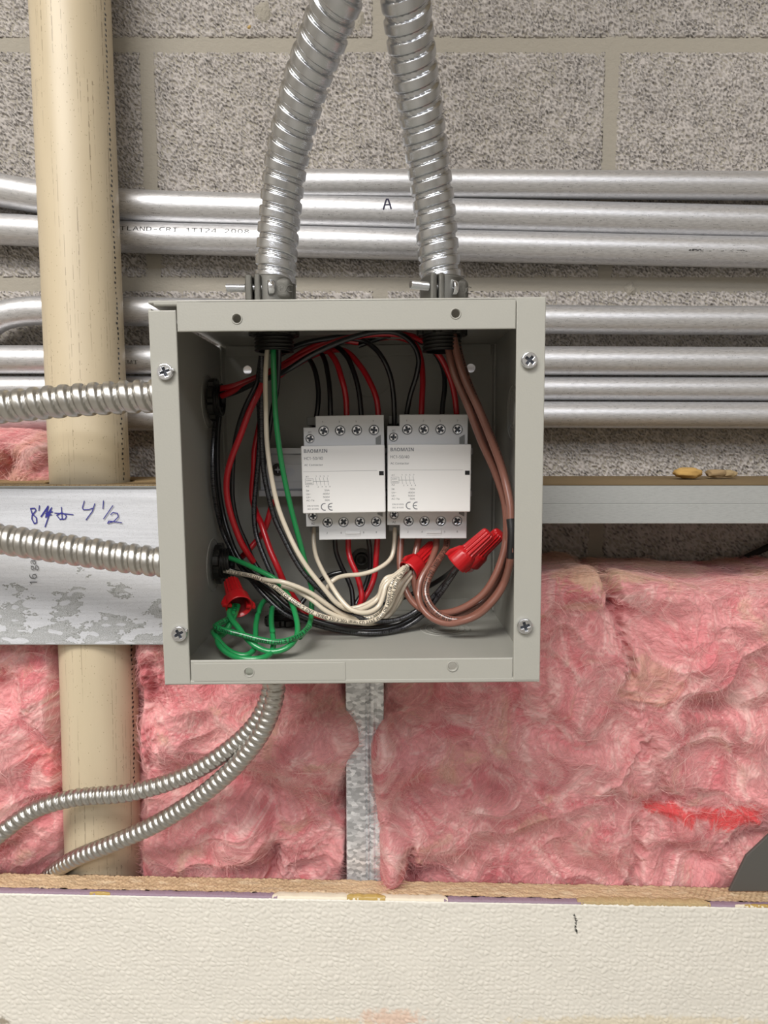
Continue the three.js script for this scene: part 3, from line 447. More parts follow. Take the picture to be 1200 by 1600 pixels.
// ---------------------------------------------------------------- junction box
const BX = V(-17.2, -130.5, 0), BH = 203, BW = 203.2, BD = 152;
const box = thing('junction_box', 'open grey metal electrical box full of wires', 'electrical box', BX);
box.rotation.z = 0.5 * Math.PI / 180; box.updateMatrixWorld(true);
const toBox = (px, py, z) => { const p = box.worldToLocal(atM(px, py, z)); return [p.x / mm, p.y / mm]; };   // millimetres in the box's own frame
const hw = BW / 2;
{
  const p = (name, g, m = M.paint, l) => part(box, name, g, m, l);
  const [hx, hy] = toBox(736, 575, -150);
  const backHoles = [[hx, hy, 3.2], [hx - 165, hy, 3.2], [hx, hy - 150, 3.2], [hx - 165, hy - 150, 3.2]];
  p('back_panel', extrude([[-hw, 0], [hw, 0], [hw, BH], [-hw, BH]], 1.6, backHoles, 0).translate(0, 0, -(BD - 1.6) * mm));
  p('side_panel', rbox(1.6, BH - 4, BD, -hw + 0.8, BH / 2 - 2, -BD / 2, 0.5)); p('side_panel', rbox(1.6, BH, BD, hw - 0.8, BH / 2, -BD / 2, 0.5));
  p('top_panel', rbox(BW, 1.8, BD, 0, BH - 0.9, -BD / 2, 0.8)); p('bottom_panel', rbox(BW, 1.8, BD, 0, 0.9, -BD / 2, 0.8));
  const lipHole = (px, py) => toBox(px, py, 0);
  const t1 = [...lipHole(370, 498), 2.05], t2 = [...lipHole(712, 490), 2.05], b1 = [...lipHole(389, 1050), 2.2], b2 = [...lipHole(707, 1041), 2.2];
  const lip = (pts, holes, z) => extrude(pts, 1.6, holes, 0.55).translate(0, 0, z * mm);
  p('front_lip', lip([[-hw + 14.5, BH - 15.8], [hw - 15.2, BH - 15.8], [hw - 15.2, BH], [-hw + 14.5, BH]], [t1, t2], 0), M.paint, 'top lip of the box');
  p('front_lip', lip([[-hw + 14.2, 0.4], [hw - 14.6, 0.4], [hw - 14.6, 13.6], [-hw + 14.2, 13.6]], [b1, b2], -0.2), M.paint, 'bottom lip of the box');
  p('front_lip', lip([[-hw, 0.4], [-hw + 14, 0.4], [-hw + 14.2, BH - 5], [-hw, BH - 5]], [], 0.3), M.paint, 'left lip of the box');
  p('front_lip', lip([[hw - 14.4, 1], [hw, 1], [hw, BH], [hw - 15, BH]], [], 0.3), M.paint, 'right lip of the box');
  // rolled outer edges that join lips to panels
  const roll = (a, b) => sweep([new THREE.Vector3(a[0] * mm, a[1] * mm, a[2] * mm), new THREE.Vector3(b[0] * mm, b[1] * mm, b[2] * mm)], 1.5 * mm, 2, 14);
  p('rolled_edge', roll([-hw + 3, BH - 1.5, -1.5], [hw - 1.5, BH - 1.5, -1.5])); p('rolled_edge', roll([-hw + 1.5, 1.5, -1.5], [hw - 1.5, 1.5, -1.5]));
  p('rolled_edge', roll([-hw + 1.5, 1.5, -1.2], [-hw + 1.5, BH - 5.5, -1.2])); p('rolled_edge', roll([hw - 1.5, 1.5, -1.2], [hw - 1.5, BH - 1.5, -1.2]));
  // raised paint rims round the lip holes
  for (const h of [t1, t2, b1, b2]) p('hole_rim', new THREE.TorusGeometry((h[2] + 0.5) * mm, 0.35 * mm, 8, 28).translate(h[0] * mm, h[1] * mm, (h[1] > 100 ? 0.05 : 0.05) * mm));
  p('raised_patch', extrude([[-hw + 16, 2], [-hw + 98, 2], [-hw + 98, 12], [-hw + 16, 12]], 0.5, [[b1[0], b1[1], 2.9]], 0.2).translate(0, 0, 0.15 * mm));
  // weld tabs of the top and bottom folded on to the back
  p('weld_tab', rbox(BW - 8, 8, 1.4, 0, BH - 6, -BD + 2.2, 0.5)); p('weld_tab', rbox(BW - 8, 9, 1.4, 0, 6.2, -BD + 2.2, 0.5)); p('weld_tab', rbox(1.4, BH - 6, 9, hw - 2.2, BH / 2, -BD + 6, 0.5)); p('weld_tab', rbox(1.4, BH - 6, 9, -hw + 2.2, BH / 2, -BD + 6, 0.5));
  // round knock-outs: concentric stamped rings and the slug in the middle
  const ringGeo = (R) => join(...[R, R * 0.78, R * 0.55].map((r) => new THREE.TorusGeometry(r * mm, 0.5 * mm, 6, 44)), cyl(R * 0.5, R * 0.46, 0.9).rotateX(Math.PI / 2));
  p('knockout', ringGeo(17).rotateY(-Math.PI / 2).translate((hw - 1.6) * mm, (BH - 55) * mm, -78 * mm));
  p('knockout', ringGeo(17).rotateX(-Math.PI / 2).translate(toBox(695, 985, -100)[0] * mm, 1.8 * mm, -98 * mm));
  p('knockout', new THREE.TorusGeometry(18 * mm, 0.5 * mm, 6, 44).rotateY(Math.PI / 2).translate((-hw + 1.6) * mm, toBox(330, 628, -108)[1] * mm, -106 * mm));
  p('knockout', new THREE.TorusGeometry(18 * mm, 0.5 * mm, 6, 44).rotateY(Math.PI / 2).translate((-hw + 1.6) * mm, toBox(338, 882, -106)[1] * mm, -104 * mm));
  p('knockout', new THREE.TorusGeometry(15 * mm, 0.25 * mm, 6, 44).translate(toBox(578, 588, -150)[0] * mm, toBox(578, 588, -150)[1] * mm, (-BD + 1.7) * mm));
}
// slotted and cross-recess screw heads
function crossHead(R, h, cw, cl, domed = true) {
  const s = new THREE.Shape(); s.absarc(0, 0, R * mm, 0, Math.PI * 2);
  const a = cw * mm, b = cl * mm, x = new THREE.Path([[-a, b], [-a, a], [-b, a], [-b, -a], [-a, -a], [-a, -b], [a, -b], [a, -a], [b, -a], [b, a], [a, a], [a, b]].map(([X, Y]) => new THREE.Vector2(X, Y)));
  s.holes.push(x);
  const bev = domed ? Math.min(h * 0.45, R * 0.3) : 0.2;
  return new THREE.ExtrudeGeometry(s, { depth: (h - 2 * bev) * mm, bevelEnabled: true, bevelThickness: bev * mm, bevelSize: bev * 0.5 * mm, bevelOffset: -bev * 0.5 * mm, bevelSegments: 4, curveSegments: 28 }).translate(0, 0, bev * mm);
}
{
  const head = crossHead(4.2, 2.4, 0.55, 2.3), floorG = cyl(4, 4, 0.6).rotateX(Math.PI / 2).translate(0, 0, 0.4 * mm), burr = rbox(1.6, 1.5, 1.6, 4.1, -0.6, 1.2, 0.4);
  [[258, 581, 0.35], [827, 563, 0.9], [280, 990, 0.5], [820, 978, 0.3]].forEach(([px, py, a], k) => {
    const [x, y] = toBox(px, py, 1.5), s = part(box, 'cover_screw', (k === 0 || k === 2 ? join(head, burr) : head).clone().rotateZ(a).translate(x * mm, y * mm, 0.4 * mm), M.bright);
    part(s, 'recess', floorG.clone().translate(x * mm, y * mm, 0.4 * mm), M.recess);
  });
}

// ---------------------------------------------------------------- mounting rail and the two contactors
{
  const a = at(404, 738, -134), b = at(738, 738, -134), y = a.y, xc = (a.x + b.x) / 2, w = b.x - a.x;
  const t = thing('mounting_rail', 'slotted steel mounting rail running behind the two contactors', 'rail', V(xc, y - 17.5, -150));
  const prof = [[-17.5, -134.2], [-13.6, -134.2], [-13, -135], [-13, -140.4], [-12.4, -141.2], [12.4, -141.2], [13, -140.4], [13, -135], [13.6, -134.2], [17.5, -134.2], [17.5, -135.3], [14.4, -135.3], [14.2, -142.4], [-14.2, -142.4], [-14.4, -135.3], [-17.5, -135.3]];
  const s = new THREE.Shape(prof.map(([yy, z]) => new THREE.Vector2(-(z + 150) * mm, yy * mm)));
  partW(t, 'rail_section', new THREE.ExtrudeGeometry(s, { depth: w * mm, bevelEnabled: false }).rotateY(Math.PI / 2).translate(a.x * mm, EYE + y * mm, -150 * mm), M.rail);
  const slot = new THREE.Shape(); slot.absarc(-5 * mm, 0, 3 * mm, Math.PI / 2, Math.PI * 1.5); slot.absarc(5 * mm, 0, 3 * mm, -Math.PI / 2, Math.PI / 2);
  for (const px of [443, 560, 640, 720]) { const c = at(px, 735, -141); partW(t, 'slot', new THREE.ExtrudeGeometry(slot, { depth: 0.3 * mm, bevelEnabled: false }).translate(c.x * mm, EYE + y * mm, -141.15 * mm), std({ color: 0xd5d7dc, metalness: 0.9, roughness: 0.6 })); }
  partW(t, 'rib', join(rboxW(w, 0.9, 0.6, xc, y + 6, -140.9, 0.25), rboxW(w, 0.9, 0.6, xc, y - 7, -140.9, 0.25)), M.rail);
  const c = at(434, 734, -139.5); const sc = partW(t, 'screw', crossHead(4.6, 2.2, 0.6, 2.4).translate(c.x * mm, EYE + c.y * mm, -141 * mm), M.thread); 
}
function contactorPrint(g) {                                // 20 px per mm
  const k = 20, ink = '#6f7074', t = (s, x, y, h, w, f = '', col = ink) => { g.fillStyle = col; g.font = `${f} ${h * k * 1.36}px sans-serif`; const m = g.measureText(s).width; g.save(); g.translate(x * k, y * k); g.scale(w ? w * k / m : 1, 1); g.fillText(s, 0, 0); g.restore(); };
  t('BΛOMΛIN', 1.7, 4.6, 2.3, 15.6, 'bold', '#808187'); t('HC1-50/40', 1.8, 9.1, 1.9, 12.4); t('AC Contactor', 2, 13, 1.25, 12);
  g.fillStyle = '#a9a9aa'; g.fillRect(1.2 * k, 16.55 * k, 47.6 * k, 0.16 * k);
  const line = (p) => stroke(g, p.map(([x, y]) => [x * k, y * k]), 3.4, '#8a8b8e');
  t('A1', 2.6, 20.4, 1, 2.2); t('A2', 2.6, 26.6, 1, 2.2); line([[2.4, 21.2], [7.4, 21.2], [7.4, 25.1], [2.4, 25.1], [2.4, 21.2]]); t('220V~', 2.9, 22.8, 0.9, 4); t('50/60Hz', 2.9, 24.6, 0.9, 4);
  for (let i = 0; i < 4; i++) { const x = 9 + i * 2.5; line([[x, 20.6], [x + 0.9, 25.6]]); t(String(2 * i + 1), x + 0.1, 20.2, 0.9, 0.8); t(String(2 * i + 2), x + 1.2, 26.9, 0.9, 0.8); }
  line([[7.4, 23.1], [17.4, 23.1]]);
  [['Ie', '50A', 29.4], ['Ue~', '400V', 31.7], ['Ui~', '500V', 33.8], ['AC-7a', '50A', 35.8]].forEach(([a, b, y]) => { t(a, 2.6, y, 1.15, a.length * 1.05); t(b, 17.8 - b.length * 1.1, y, 1.15, b.length * 1.1); });
  t('EN 61095', 3.2, 39.3, 1, 7.4); t('IEC 61095', 3.2, 41.4, 1, 7.4);
  g.strokeStyle = '#7d7e82'; g.lineWidth = 13; g.lineCap = 'butt'; g.beginPath(); g.arc(14.4 * k, 39.6 * k, 2.2 * k, -Math.PI * 0.42, Math.PI * 0.42, true); g.stroke(); g.beginPath(); g.arc(18.9 * k, 39.6 * k, 2.2 * k, -Math.PI * 0.42, Math.PI * 0.42, true); g.stroke(); g.beginPath(); g.moveTo(16.9 * k, 39.6 * k); g.lineTo(19 * k, 39.6 * k); g.stroke();
}
const printMat = std({ map: canvasTex(1080, 880, contactorPrint), transparent: true, roughness: 0.5 });
const numberMat = (s) => std({ map: canvasTex(64, 64, (g) => { g.fillStyle = '#77787c'; g.font = '44px sans-serif'; g.textAlign = 'center'; g.fillText(s, 32, 48); }), transparent: true, roughness: 0.5 });
function contactor(px, py, roll, label) {
  const c = at(px, py, -80), t = thing('contactor', label, 'contactor', V(c.x, c.y - 42, -140)); t.rotation.z = roll;
  const p = (n, g, m, par = t, l) => part(par, n, g.translate(0, 42 * mm, 0), m, l), F = 43;       // F: depth of the terminal face in this frame
  const sx = [-13.6, -2.6, 8.6, 20], sb = [-12.6, -1.8, 9.3, 20.3];
  const holes = [...sx.map((x) => [x, 31.6, 3.35]), ...sb.map((x) => [x, -29.9, 3.35]), [-22.8, 26.5, 2.9], [-22.4, -25.6, 2.9]];
  p('body', extrude([[-27, -32.5], [-18.5, -32.5], [-18.5, -41.7], [26.7, -41.7], [26.7, 41.5], [-18.8, 41.5], [-18.8, 34], [-27, 34]], 34, holes, 0.5).translate(0, 0, F * mm), M.casing);
  p('base', join(rbox(53, 72, 8, 0, 0, 6.5, 0.6), rbox(8, 6, 26, -22, 38.5, 16, 0.6), rbox(8, 5, 26, -22, -36, 16, 0.6)), M.grey);
  const cov = p('front_cover', rbox(53.8, 43.8, 17.2, 0, 0, F + 8.4, 0.9, 3), M.casing2);
  p('printed_face', new THREE.PlaneGeometry(0.054, 0.044).translate(0, 0, (F + 17.06) * mm), printMat, cov);
  p('indicator', rbox(3, 2.7, 0.6, 24.5, 3.6, F + 16.95, 0.2), M.blackPlastic, cov);
  p('release_tab', extrude([[-1.7, -4], [1.7, -4], [1.7, 2.6], [-1.7, 0.6]], 1.2, [], 0.2).translate(22.7 * mm, 25.7 * mm, (F + 0.7) * mm), M.grey); p('release_tab', extrude([[-1.7, 3], [1.7, 3], [1.7, -2.6], [-1.7, -0.8]], 1.2, [], 0.2).translate(23 * mm, -24 * mm, (F + 0.7) * mm), M.grey);
  p('latch', join(rbox(10.4, 4.6, 0.5, 4.5, -37, F + 0.05, 0.2), rbox(10, 1.7, 1.3, 4.5, -37.2, F + 0.2, 0.3)), M.casing);
  const big = crossHead(3.15, 2, 0.5, 2), small = big.clone().scale(0.87, 0.87, 1), floorG = cyl(3, 3, 0.5).rotateX(Math.PI / 2), r = rng(px);
  const hole = (x, y, g, R) => { const s = p('terminal_screw', g.clone().rotateZ(r() * 1.5).translate(x * mm, y * mm, (F - 3.6) * mm), M.bright); p('recess', floorG.clone().translate(x * mm, y * mm, (F - 3.2) * mm), M.recess, s); p('screw_well', cyl(R, R, 0.4).rotateX(Math.PI / 2).translate(x * mm, y * mm, (F - 5) * mm), M.blackPlastic); };
  sx.forEach((x) => hole(x, 31.6, big, 3.6)); sb.forEach((x) => hole(x, -29.9, big, 3.6)); hole(-22.8, 26.5, small, 3); hole(-22.4, -25.6, small, 3);
  const num = (s, x, y, h = 2.6) => p('terminal_number', new THREE.PlaneGeometry(h * mm, h * mm).translate(x * mm, y * mm, (F + 0.06) * mm), numberMat(s));
  sx.forEach((x, i) => num(String(2 * i + 1), x - 0.4, 37.4)); [[-13, '2'], [-3.5, '4'], [11.7, '6'], [20.3, '8']].forEach(([x, s]) => num(s, x, -37)); num('A1', -22.6, 30.9, 3); num('A2', -22.4, -30.4, 3);
  return t;
}
contactor(538.5, 749, 0.0175, 'left white contactor of the pair, its cover tilted slightly, nearest the green wire');
contactor(670.8, 747.4, 0.001, 'right white contactor of the pair, nearest the brown wires');

// ---------------------------------------------------------------- flexible conduits and armoured cables
const flexRad = (R, pitch, depth, dir = 1, square = 4, land = 0.33) => (s, th) => {
  const t = ((s * 1000 / pitch - dir * th / (2 * Math.PI)) % 1 + 1) % 1;
  const hump = t < 2 * land ? Math.sqrt(Math.max(0, 1 - ((t - land) / land) ** square)) : 0, neck = t >= 2 * land ? 0.25 * Math.sin((t - 2 * land) / (1 - 2 * land) * Math.PI) : 0;
  return (R - depth + depth * Math.max(hump, neck) - 0.45 * Math.exp(-(((t - 0.86) / 0.022) ** 2))) * mm;
};
function flex(name, label, pts, R, pitch, depth, mat, category, dir = 1, radial = 40, per = 18, square = 4, land = 0.33) {
  const P = pts.map((p) => (p.isVector3 ? p : atM(...p))), L = new THREE.CatmullRomCurve3(P, false, 'centripetal').getLength() * 1000;
  const g = sweep(P, flexRad(R, pitch, depth, dir, square, land), Math.round(L / pitch * per), radial); const uv = g.attributes.uv; for (let i = 0; i < uv.count; i++) uv.setX(i, uv.getX(i) * 0.6);
  return solo(name, label, category, g, mat);
}
flex('flexible_conduit', 'upright ribbed steel flex on the left above the box, leaning right at the top', [[431, 446, -75], [431, 420, -75], [438, 330, -72], [450, 240, -62], [478, 130, -40], [515, 30, -18], [542, -60, 0], V(-20, 420, 10), V(-22, 640, 12)], 12.7, 9.2, 1.7, M.flex, 'conduit', -1, 48, 22, 8, 0.35);
flex('flexible_conduit', 'upright ribbed steel flex on the right above the box, leaning left at the top', [[689, 446, -75], [687, 420, -75], [679, 330, -70], [664, 220, -56], [645, 90, -30], [631, -20, -6], [622, -80, 6], V(9, 420, 12), V(10, 640, 12)], 12.7, 9.2, 1.7, M.flex, 'conduit', 1, 48, 22, 8, 0.35);
flex('flexible_conduit', 'upper ribbed steel flex entering the left side of the box, crossing the cream pipe', [[-700, 690, -112], [-60, 640, -108], [0, 636, -108], [110, 626, -108], [235, 619, -108], [318, 618, -108]], 11.3, 10.2, 2.0, M.armour, 'conduit', 1);
flex('flexible_conduit', 'lower ribbed steel flex entering the left side of the box, crossing the blue handwriting', [[-700, 742, -110], [-60, 833, -104], [0, 842, -104], [110, 859, -104], [240, 877, -104], [322, 884, -104]], 10.6, 8.6, 1.8, M.armour, 'conduit', 1);
flex('armoured_cable', 'upper of two thin armoured cables curving left from under the box', [[424, 1040, -117], [421, 1085, -117], [400, 1130, -120], [352, 1175, -126], [285, 1214, -132], [205, 1238, -136], [115, 1247, -138], [55, 1265, -138], [0, 1303, -136], [-45, 1342, -140], [-80, 1372, -160], [-100, 1400, -180]], 6.7, 5.6, 1.0, M.armour, 'cable', 1, 26, 12);
flex('armoured_cable', 'lower of two thin armoured cables, dropping behind the sawn board edge', [[432, 1040, -110], [430, 1085, -110], [412, 1138, -113], [372, 1192, -118], [318, 1240, -124], [250, 1284, -132], [180, 1316, -140], [120, 1340, -150], [80, 1366, -166], [50, 1400, -184]], 6.8, 5.6, 1.0, M.armour, 'cable', 1, 26, 12);

// clamp connectors on top of the box, and threaded bushings inside
function clampConnector(px, label, turn) {
  const c = at(px, 450, -75), top = at(600, 467, 0).y, y0 = top - 1;
  const t = thing('clamp_connector', label, 'connector', V(c.x, y0, -75)); t.rotation.y = turn;
  const p = (n, g, m, par = t, l) => part(par, n, g, m, l);
  p('body', join(lathe([[0, 0], [13.6, 0], [13.9, 1.2], [13.9, 27], [13.3, 28.4], [11.6, 28.6], [11.4, 24]], 48), rbox(13, 15, 12, 6, 20, 7.6, 4.5, 4)), M.zinc);
  p('ear', rbox(4.4, 16, 13, -13.2, 20, 8.2, 1.6, 3), M.zinc); p('ear', rbox(4, 17, 12, -8, 20, 8.8, 1.6, 3), M.zinc);
  p('clamp_screw', join(lathe([[0, 0], [4.6, 0], [4.9, 1], [4.6, 3], [3.4, 4.4], [0, 4.9]], 28).rotateZ(-Math.PI / 2).translate(-1.6 * mm, 20.5 * mm, 13 * mm)), M.bright);
  p('thread', sweep([new THREE.Vector3(-27 * mm, 20.5 * mm, 10.5 * mm), new THREE.Vector3(-2 * mm, 20.5 * mm, 10.5 * mm)], (s, th) => (2.25 + 0.32 * Math.sin(s * 1000 / 1.0 * Math.PI * 2 - th)) * mm, 230, 16), M.bright, t, 'bright threaded screw end');
  for (const [x, r] of [[8, 2.6], [13, 2]]) p('raised_mark', new THREE.TorusGeometry(r * mm, 0.3 * mm, 6, 20, x > 10 ? 4.4 : 6.3).rotateZ(0.9).translate((x - 1.6) * mm, 20 * mm, 13.4 * mm), M.zinc);
  p('raised_mark', join(rbox(0.5, 2.4, 0.5, 5.6, 20, 13.5, 0.1), rbox(0.5, 2.4, 0.5, 7, 20, 13.5, 0.1), rbox(1.4, 0.4, 0.5, 6.3, 20, 13.5, 0.1)), M.zinc);
  const stub = sweep([new THREE.Vector3(0, -15 * mm, 0), new THREE.Vector3(0, 1 * mm, 0)], (s, th) => (11.8 + 0.5 * Math.sin(s * 1000 / 2.2 * Math.PI * 2 - th)) * mm, 80, 40, false);
  p('threaded_stub', stub, M.thread); p('locknut', locknut(15.5, 3.2).translate(0, -5.6 * mm, 0), M.thread); p('bushing', lathe([[9.6, -15.6], [12, -15.6], [12, -14.8], [9.6, -13.4]], 40), M.blackPlastic);
  return t;
}
function locknut(R, h, teeth = 8) {
  const s = new THREE.Shape(); for (let i = 0; i < teeth * 8; i++) { const a = i / (teeth * 8) * Math.PI * 2, r = (R - (i % 8 < 3 ? 2 : 0)) * mm; i ? s.lineTo(Math.cos(a) * r, Math.sin(a) * r) : s.moveTo(r, 0); }
  const hole = new THREE.Path(); hole.absarc(0, 0, (R - 4.2) * mm, 0, Math.PI * 2, true); s.holes.push(hole);
  return new THREE.ExtrudeGeometry(s, { depth: h * mm, bevelEnabled: true, bevelThickness: 0.3 * mm, bevelSize: 0.3 * mm, bevelSegments: 1, curveSegments: 24 }).rotateX(-Math.PI / 2);
}
clampConnector(427, 'clamp connector under the left upright flex, its threaded screw end pointing left', 0.06);
clampConnector(691, 'clamp connector under the right upright flex, turned further towards the room', 0.42);
function sideBushing(px, py, z, dirX, dirY, R, label, len = 15) {
  const c = box.worldToLocal(atM(px, py, z)), t = thing('threaded_bushing', label, 'bushing', atM(px, py, z));
  const dir = new THREE.Vector3(dirX, dirY, 0); t.quaternion.setFromUnitVectors(new THREE.Vector3(0, 1, 0), dir);
  part(t, 'locknut', locknut(R + 3.6, 3.4).translate(0, 1 * mm, 0), M.thread);
  part(t, 'threaded_stub', sweep([new THREE.Vector3(0, 0, 0), new THREE.Vector3(0, len * mm, 0)], (s, th) => (R + 0.45 * Math.sin(s * 1000 / 2 * Math.PI * 2 - th)) * mm, 80, 36, false), M.thread);
  part(t, 'throat', lathe([[R - 2, len - 3], [R - 2, len], [R, len]], 36), M.blackPlastic);
  return t;
}
const wallX = -hw * 1 - 17.2 + 2;
{ const a = at(322, 625, -106), b = at(328, 880, -104), f = at(443, 972, -114);
  const place = (x, y, z) => { const ry = y, d = 349 - z, s = Math.sin(PITCH), c = Math.cos(PITCH), zc = d * c - ry * s; return [600 + x * 1040 / zc, 800 - (ry * c + d * s) * 1040 / zc, z]; };
  sideBushing(...place(-117.2, a.y, -106), 1, 0, 10.6, 'threaded bushing in the left wall of the box where the two dark red wires enter', 8);
  sideBushing(...place(-116, b.y, -104), 1, 0, 10.2, 'threaded bushing in the left wall of the box just above the lower red wire nut', 11);
  sideBushing(...place(f.x, -128.6, -114), 0, 1, 9.6, 'dark threaded bushing on the floor of the box behind the green loops', 12); }

// ---------------------------------------------------------------- wires (picture x, y and depth of points along each)
function wire(name, label, mat, r, pts, extra) {
  const P = pts.map(([x, y, z]) => {
    let p = at(x, y, z); const m = r + 0.4;
    if (name.endsWith('_wire')) while (z < -4 && (p.x > 81.6 - m || p.x < -115.6 + m || p.y < -128 + m)) { z += 1; p = at(x, y, z); }
    return V(p.x, p.y, p.z);
  }), L = new THREE.CatmullRomCurve3(P, false, 'centripetal').getLength();
  const g = sweep(P, r * mm, Math.max(40, Math.round(L / 0.0022)), 12, true, true);
  return solo(name, label, 'wire', g, mat);
}
const wr = (colour, r, list) => { for (const [label, pts, mat] of list) wire(colour + '_wire', label, mat || W[colour], r, pts); };
// top terminals, left to right
wr('black', 1.75, [
  ['black wire arching into the coil terminal at the left contactor\'s top left corner', [[425, 592, -126], [455, 566, -128], [480, 560, -126], [491, 576, -122], [497, 605, -120], [497, 630, -118], [493, 660, -116], [491, 672, -114]]],
  ['black wire entering the first large top terminal of the left contactor', [[428, 586, -128], [462, 560, -130], [497, 549, -128], [507, 562, -122], [513, 590, -118], [515.5, 615, -114], [516.5, 655, -112]]],
  ['black wire between two red wires, into the third top terminal of the left contactor', [[440, 576, -122], [485, 550, -126], [520, 540, -124], [541, 556, -118], [553, 582, -114], [561, 613, -112], [565, 655, -110]]],
  ['black wire arching alone over the gap into the coil terminal of the right contactor', [[470, 556, -112], [520, 533, -114], [563, 531, -114], [583, 542, -112], [598, 560, -110], [609, 585, -110], [614.5, 615, -110], [616, 645, -110], [616, 676, -112]]],
  ['thick black wire looping under the top lip into the right contactor\'s first top terminal', [[338, 622, -110], [370, 612, -102], [402, 597, -94], [440, 583, -88], [490, 553, -82], [540, 531, -80], [585, 519, -80], [620, 520, -82], [643, 535, -88], [654, 560, -96], [651, 585, -102], [641, 618, -108], [634, 655, -112]]],
  ['black wire behind the bright red one, into the third top terminal of the right contactor', [[560, 540, -122], [610, 525, -122], [650, 530, -122], [678, 550, -120], [692, 575, -118], [695, 602, -116], [692, 630, -114], [690, 656, -112]]],
]);
wr('red', 2.0, [
  ['red wire entering the second top terminal of the left contactor', [[433, 590, -116], [470, 562, -118], [505, 545, -120], [522, 560, -114], [534, 592, -110], [540, 618, -110], [542, 656, -110]]],
  ['red wire entering the last top terminal of the left contactor', [[455, 574, -124], [500, 551, -126], [538, 548, -122], [563, 572, -116], [578, 597, -112], [588, 622, -110], [592, 656, -110]]],
  ['straight red wire dropping into the second top terminal of the right contactor', [[560, 534, -126], [620, 527, -126], [648, 538, -124], [657, 558, -120], [660.5, 592, -116], [659.5, 620, -114], [658, 656, -112]]],
  ['bright red wire sweeping under the lip into the right contactor\'s last top terminal', [[346, 619, -104], [400, 596, -98], [450, 569, -92], [500, 543, -88], [550, 527, -86], [600, 521, -86], [645, 526, -90], [668, 537, -96], [688, 558, -102], [704, 592, -106], [711, 622, -108], [714, 656, -110]]],
  ['dark red wire leaving the upper left bushing and passing behind the white and green wires', [[338, 608, -104], [365, 603, -102], [400, 590, -104], [440, 571, -108], [480, 546, -112], [520, 531, -114], [560, 535, -116]]],
]);
wr('black', 1.7, [
  ['black wire crossing just above the dark red wires high in the box', [[436, 555, -110], [470, 538, -106], [520, 528, -104], [570, 522, -106], [610, 524, -112]]],
  ['black wire just right of the green wire under the left connector', [[436, 524, -72], [436, 545, -74], [435, 580, -80], [432, 612, -88], [426, 640, -96], [418, 690, -104], [411, 733, -108]]],
  ['black wire running down beside the white wire, then under it to the box bottom', [[409, 556, -86], [408, 620, -90], [409, 690, -92], [412, 735, -92], [419, 772, -90], [430, 812, -88], [444, 842, -86], [456, 866, -84], [470, 889, -82], [484, 906, -80], [502, 924, -80], [523, 945, -80], [548, 960, -80], [585, 970, -80], [625, 967, -84], [660, 948, -88], [690, 918, -82], [716, 884, -68]], W.blackPrint],
  ['black wire with grey print hanging left of the lower red wire', [[408, 556, -100], [403, 600, -102], [406, 660, -102], [405, 703, -102], [400, 757, -102], [397, 797, -100], [399, 828, -98], [405, 850, -96], [413, 871, -94], [424, 896, -92], [438, 922, -92], [462, 950, -92]], W.blackPrint],
  ['black wire following the right side of the long curved red wire', [[410, 575, -92], [400, 602, -90], [386, 630, -90], [374, 662, -92], [366, 700, -96], [363, 745, -98], [364, 785, -98], [372, 820, -98], [384, 848, -98], [398, 880, -98], [418, 906, -96], [440, 930, -94]]],
  ['outermost black wire against the left wall of the box', [[338, 640, -116], [333, 700, -118], [333, 750, -116], [339, 795, -112], [349, 833, -108], [361, 858, -104], [374, 882, -100], [392, 905, -94], [415, 932, -88], [445, 958, -84], [480, 972, -84], [530, 985, -86], [585, 989, -88], [630, 981, -88], [662, 960, -90], [688, 928, -82], [712, 892, -72]], W.blackPrint],
  ['second black wire in from the left wall of the box', [[344, 636, -110], [340, 690, -112], [341, 750, -110], [348, 800, -106], [358, 836, -102], [370, 866, -100], [388, 890, -96], [410, 912, -90], [436, 938, -86], [470, 962, -86], [520, 977, -88], [580, 980, -90], [632, 970, -92], [664, 948, -94], [690, 920, -84], [715, 888, -70]]],
  ['black wire leaving the lower left bushing and sagging along the bottom of the box', [[340, 884, -104], [370, 894, -98], [400, 909, -90], [425, 928, -82], [455, 953, -78], [500, 972, -78], [560, 984, -82], [610, 981, -86], [650, 962, -92], [682, 930, -86], [708, 894, -72]]],
  ['black wire bent up to the left under the left contactor', [[523, 838, -112], [525, 862, -112], [533, 884, -112], [541, 900, -112], [549, 920, -110], [552, 950, -106]]],
  ['black wire behind the white crossing wire under the left contactor', [[575, 838, -112], [578, 862, -114], [578, 890, -116], [570, 918, -114], [556, 944, -108]]],
  ['thin black wire running left from below the left contactor towards the bottom corner', [[540, 893, -116], [520, 897, -116], [503, 905, -116], [488, 920, -114], [470, 944, -108]]],
  ['black wire reaching from the dark back to the right red wire nut', [[600, 945, -124], [640, 930, -120], [672, 915, -114], [696, 900, -104], [717, 882, -70]]],
]);
wr('red', 2.1, [
  ['long curved red wire on the left of the box, ending at the crossing red wire', [[410, 600, -86], [402, 618, -84], [390, 642, -82], [375, 682, -82], [362, 715, -84], [355, 742, -86], [354, 768, -88], [359, 798, -88], [368, 826, -90], [378, 850, -92], [386, 863, -94], [396, 878, -98]]],
  ['short red wire appearing behind the black wires left of the white wire', [[410, 640, -106], [404, 672, -106], [398, 702, -106], [396.5, 735, -106], [394, 775, -108], [400, 800, -104], [408, 818, -98], [414, 836, -94], [423, 862, -90], [434, 887, -88], [444, 910, -90], [458, 932, -94], [476, 958, -98]]],
  ['red wire slanting down left behind the black wires to meet the curved red wire', [[426, 780, -108], [422, 800, -108], [413, 828, -108], [401, 845, -108], [387, 861, -106], [372, 876, -108]]],
]);
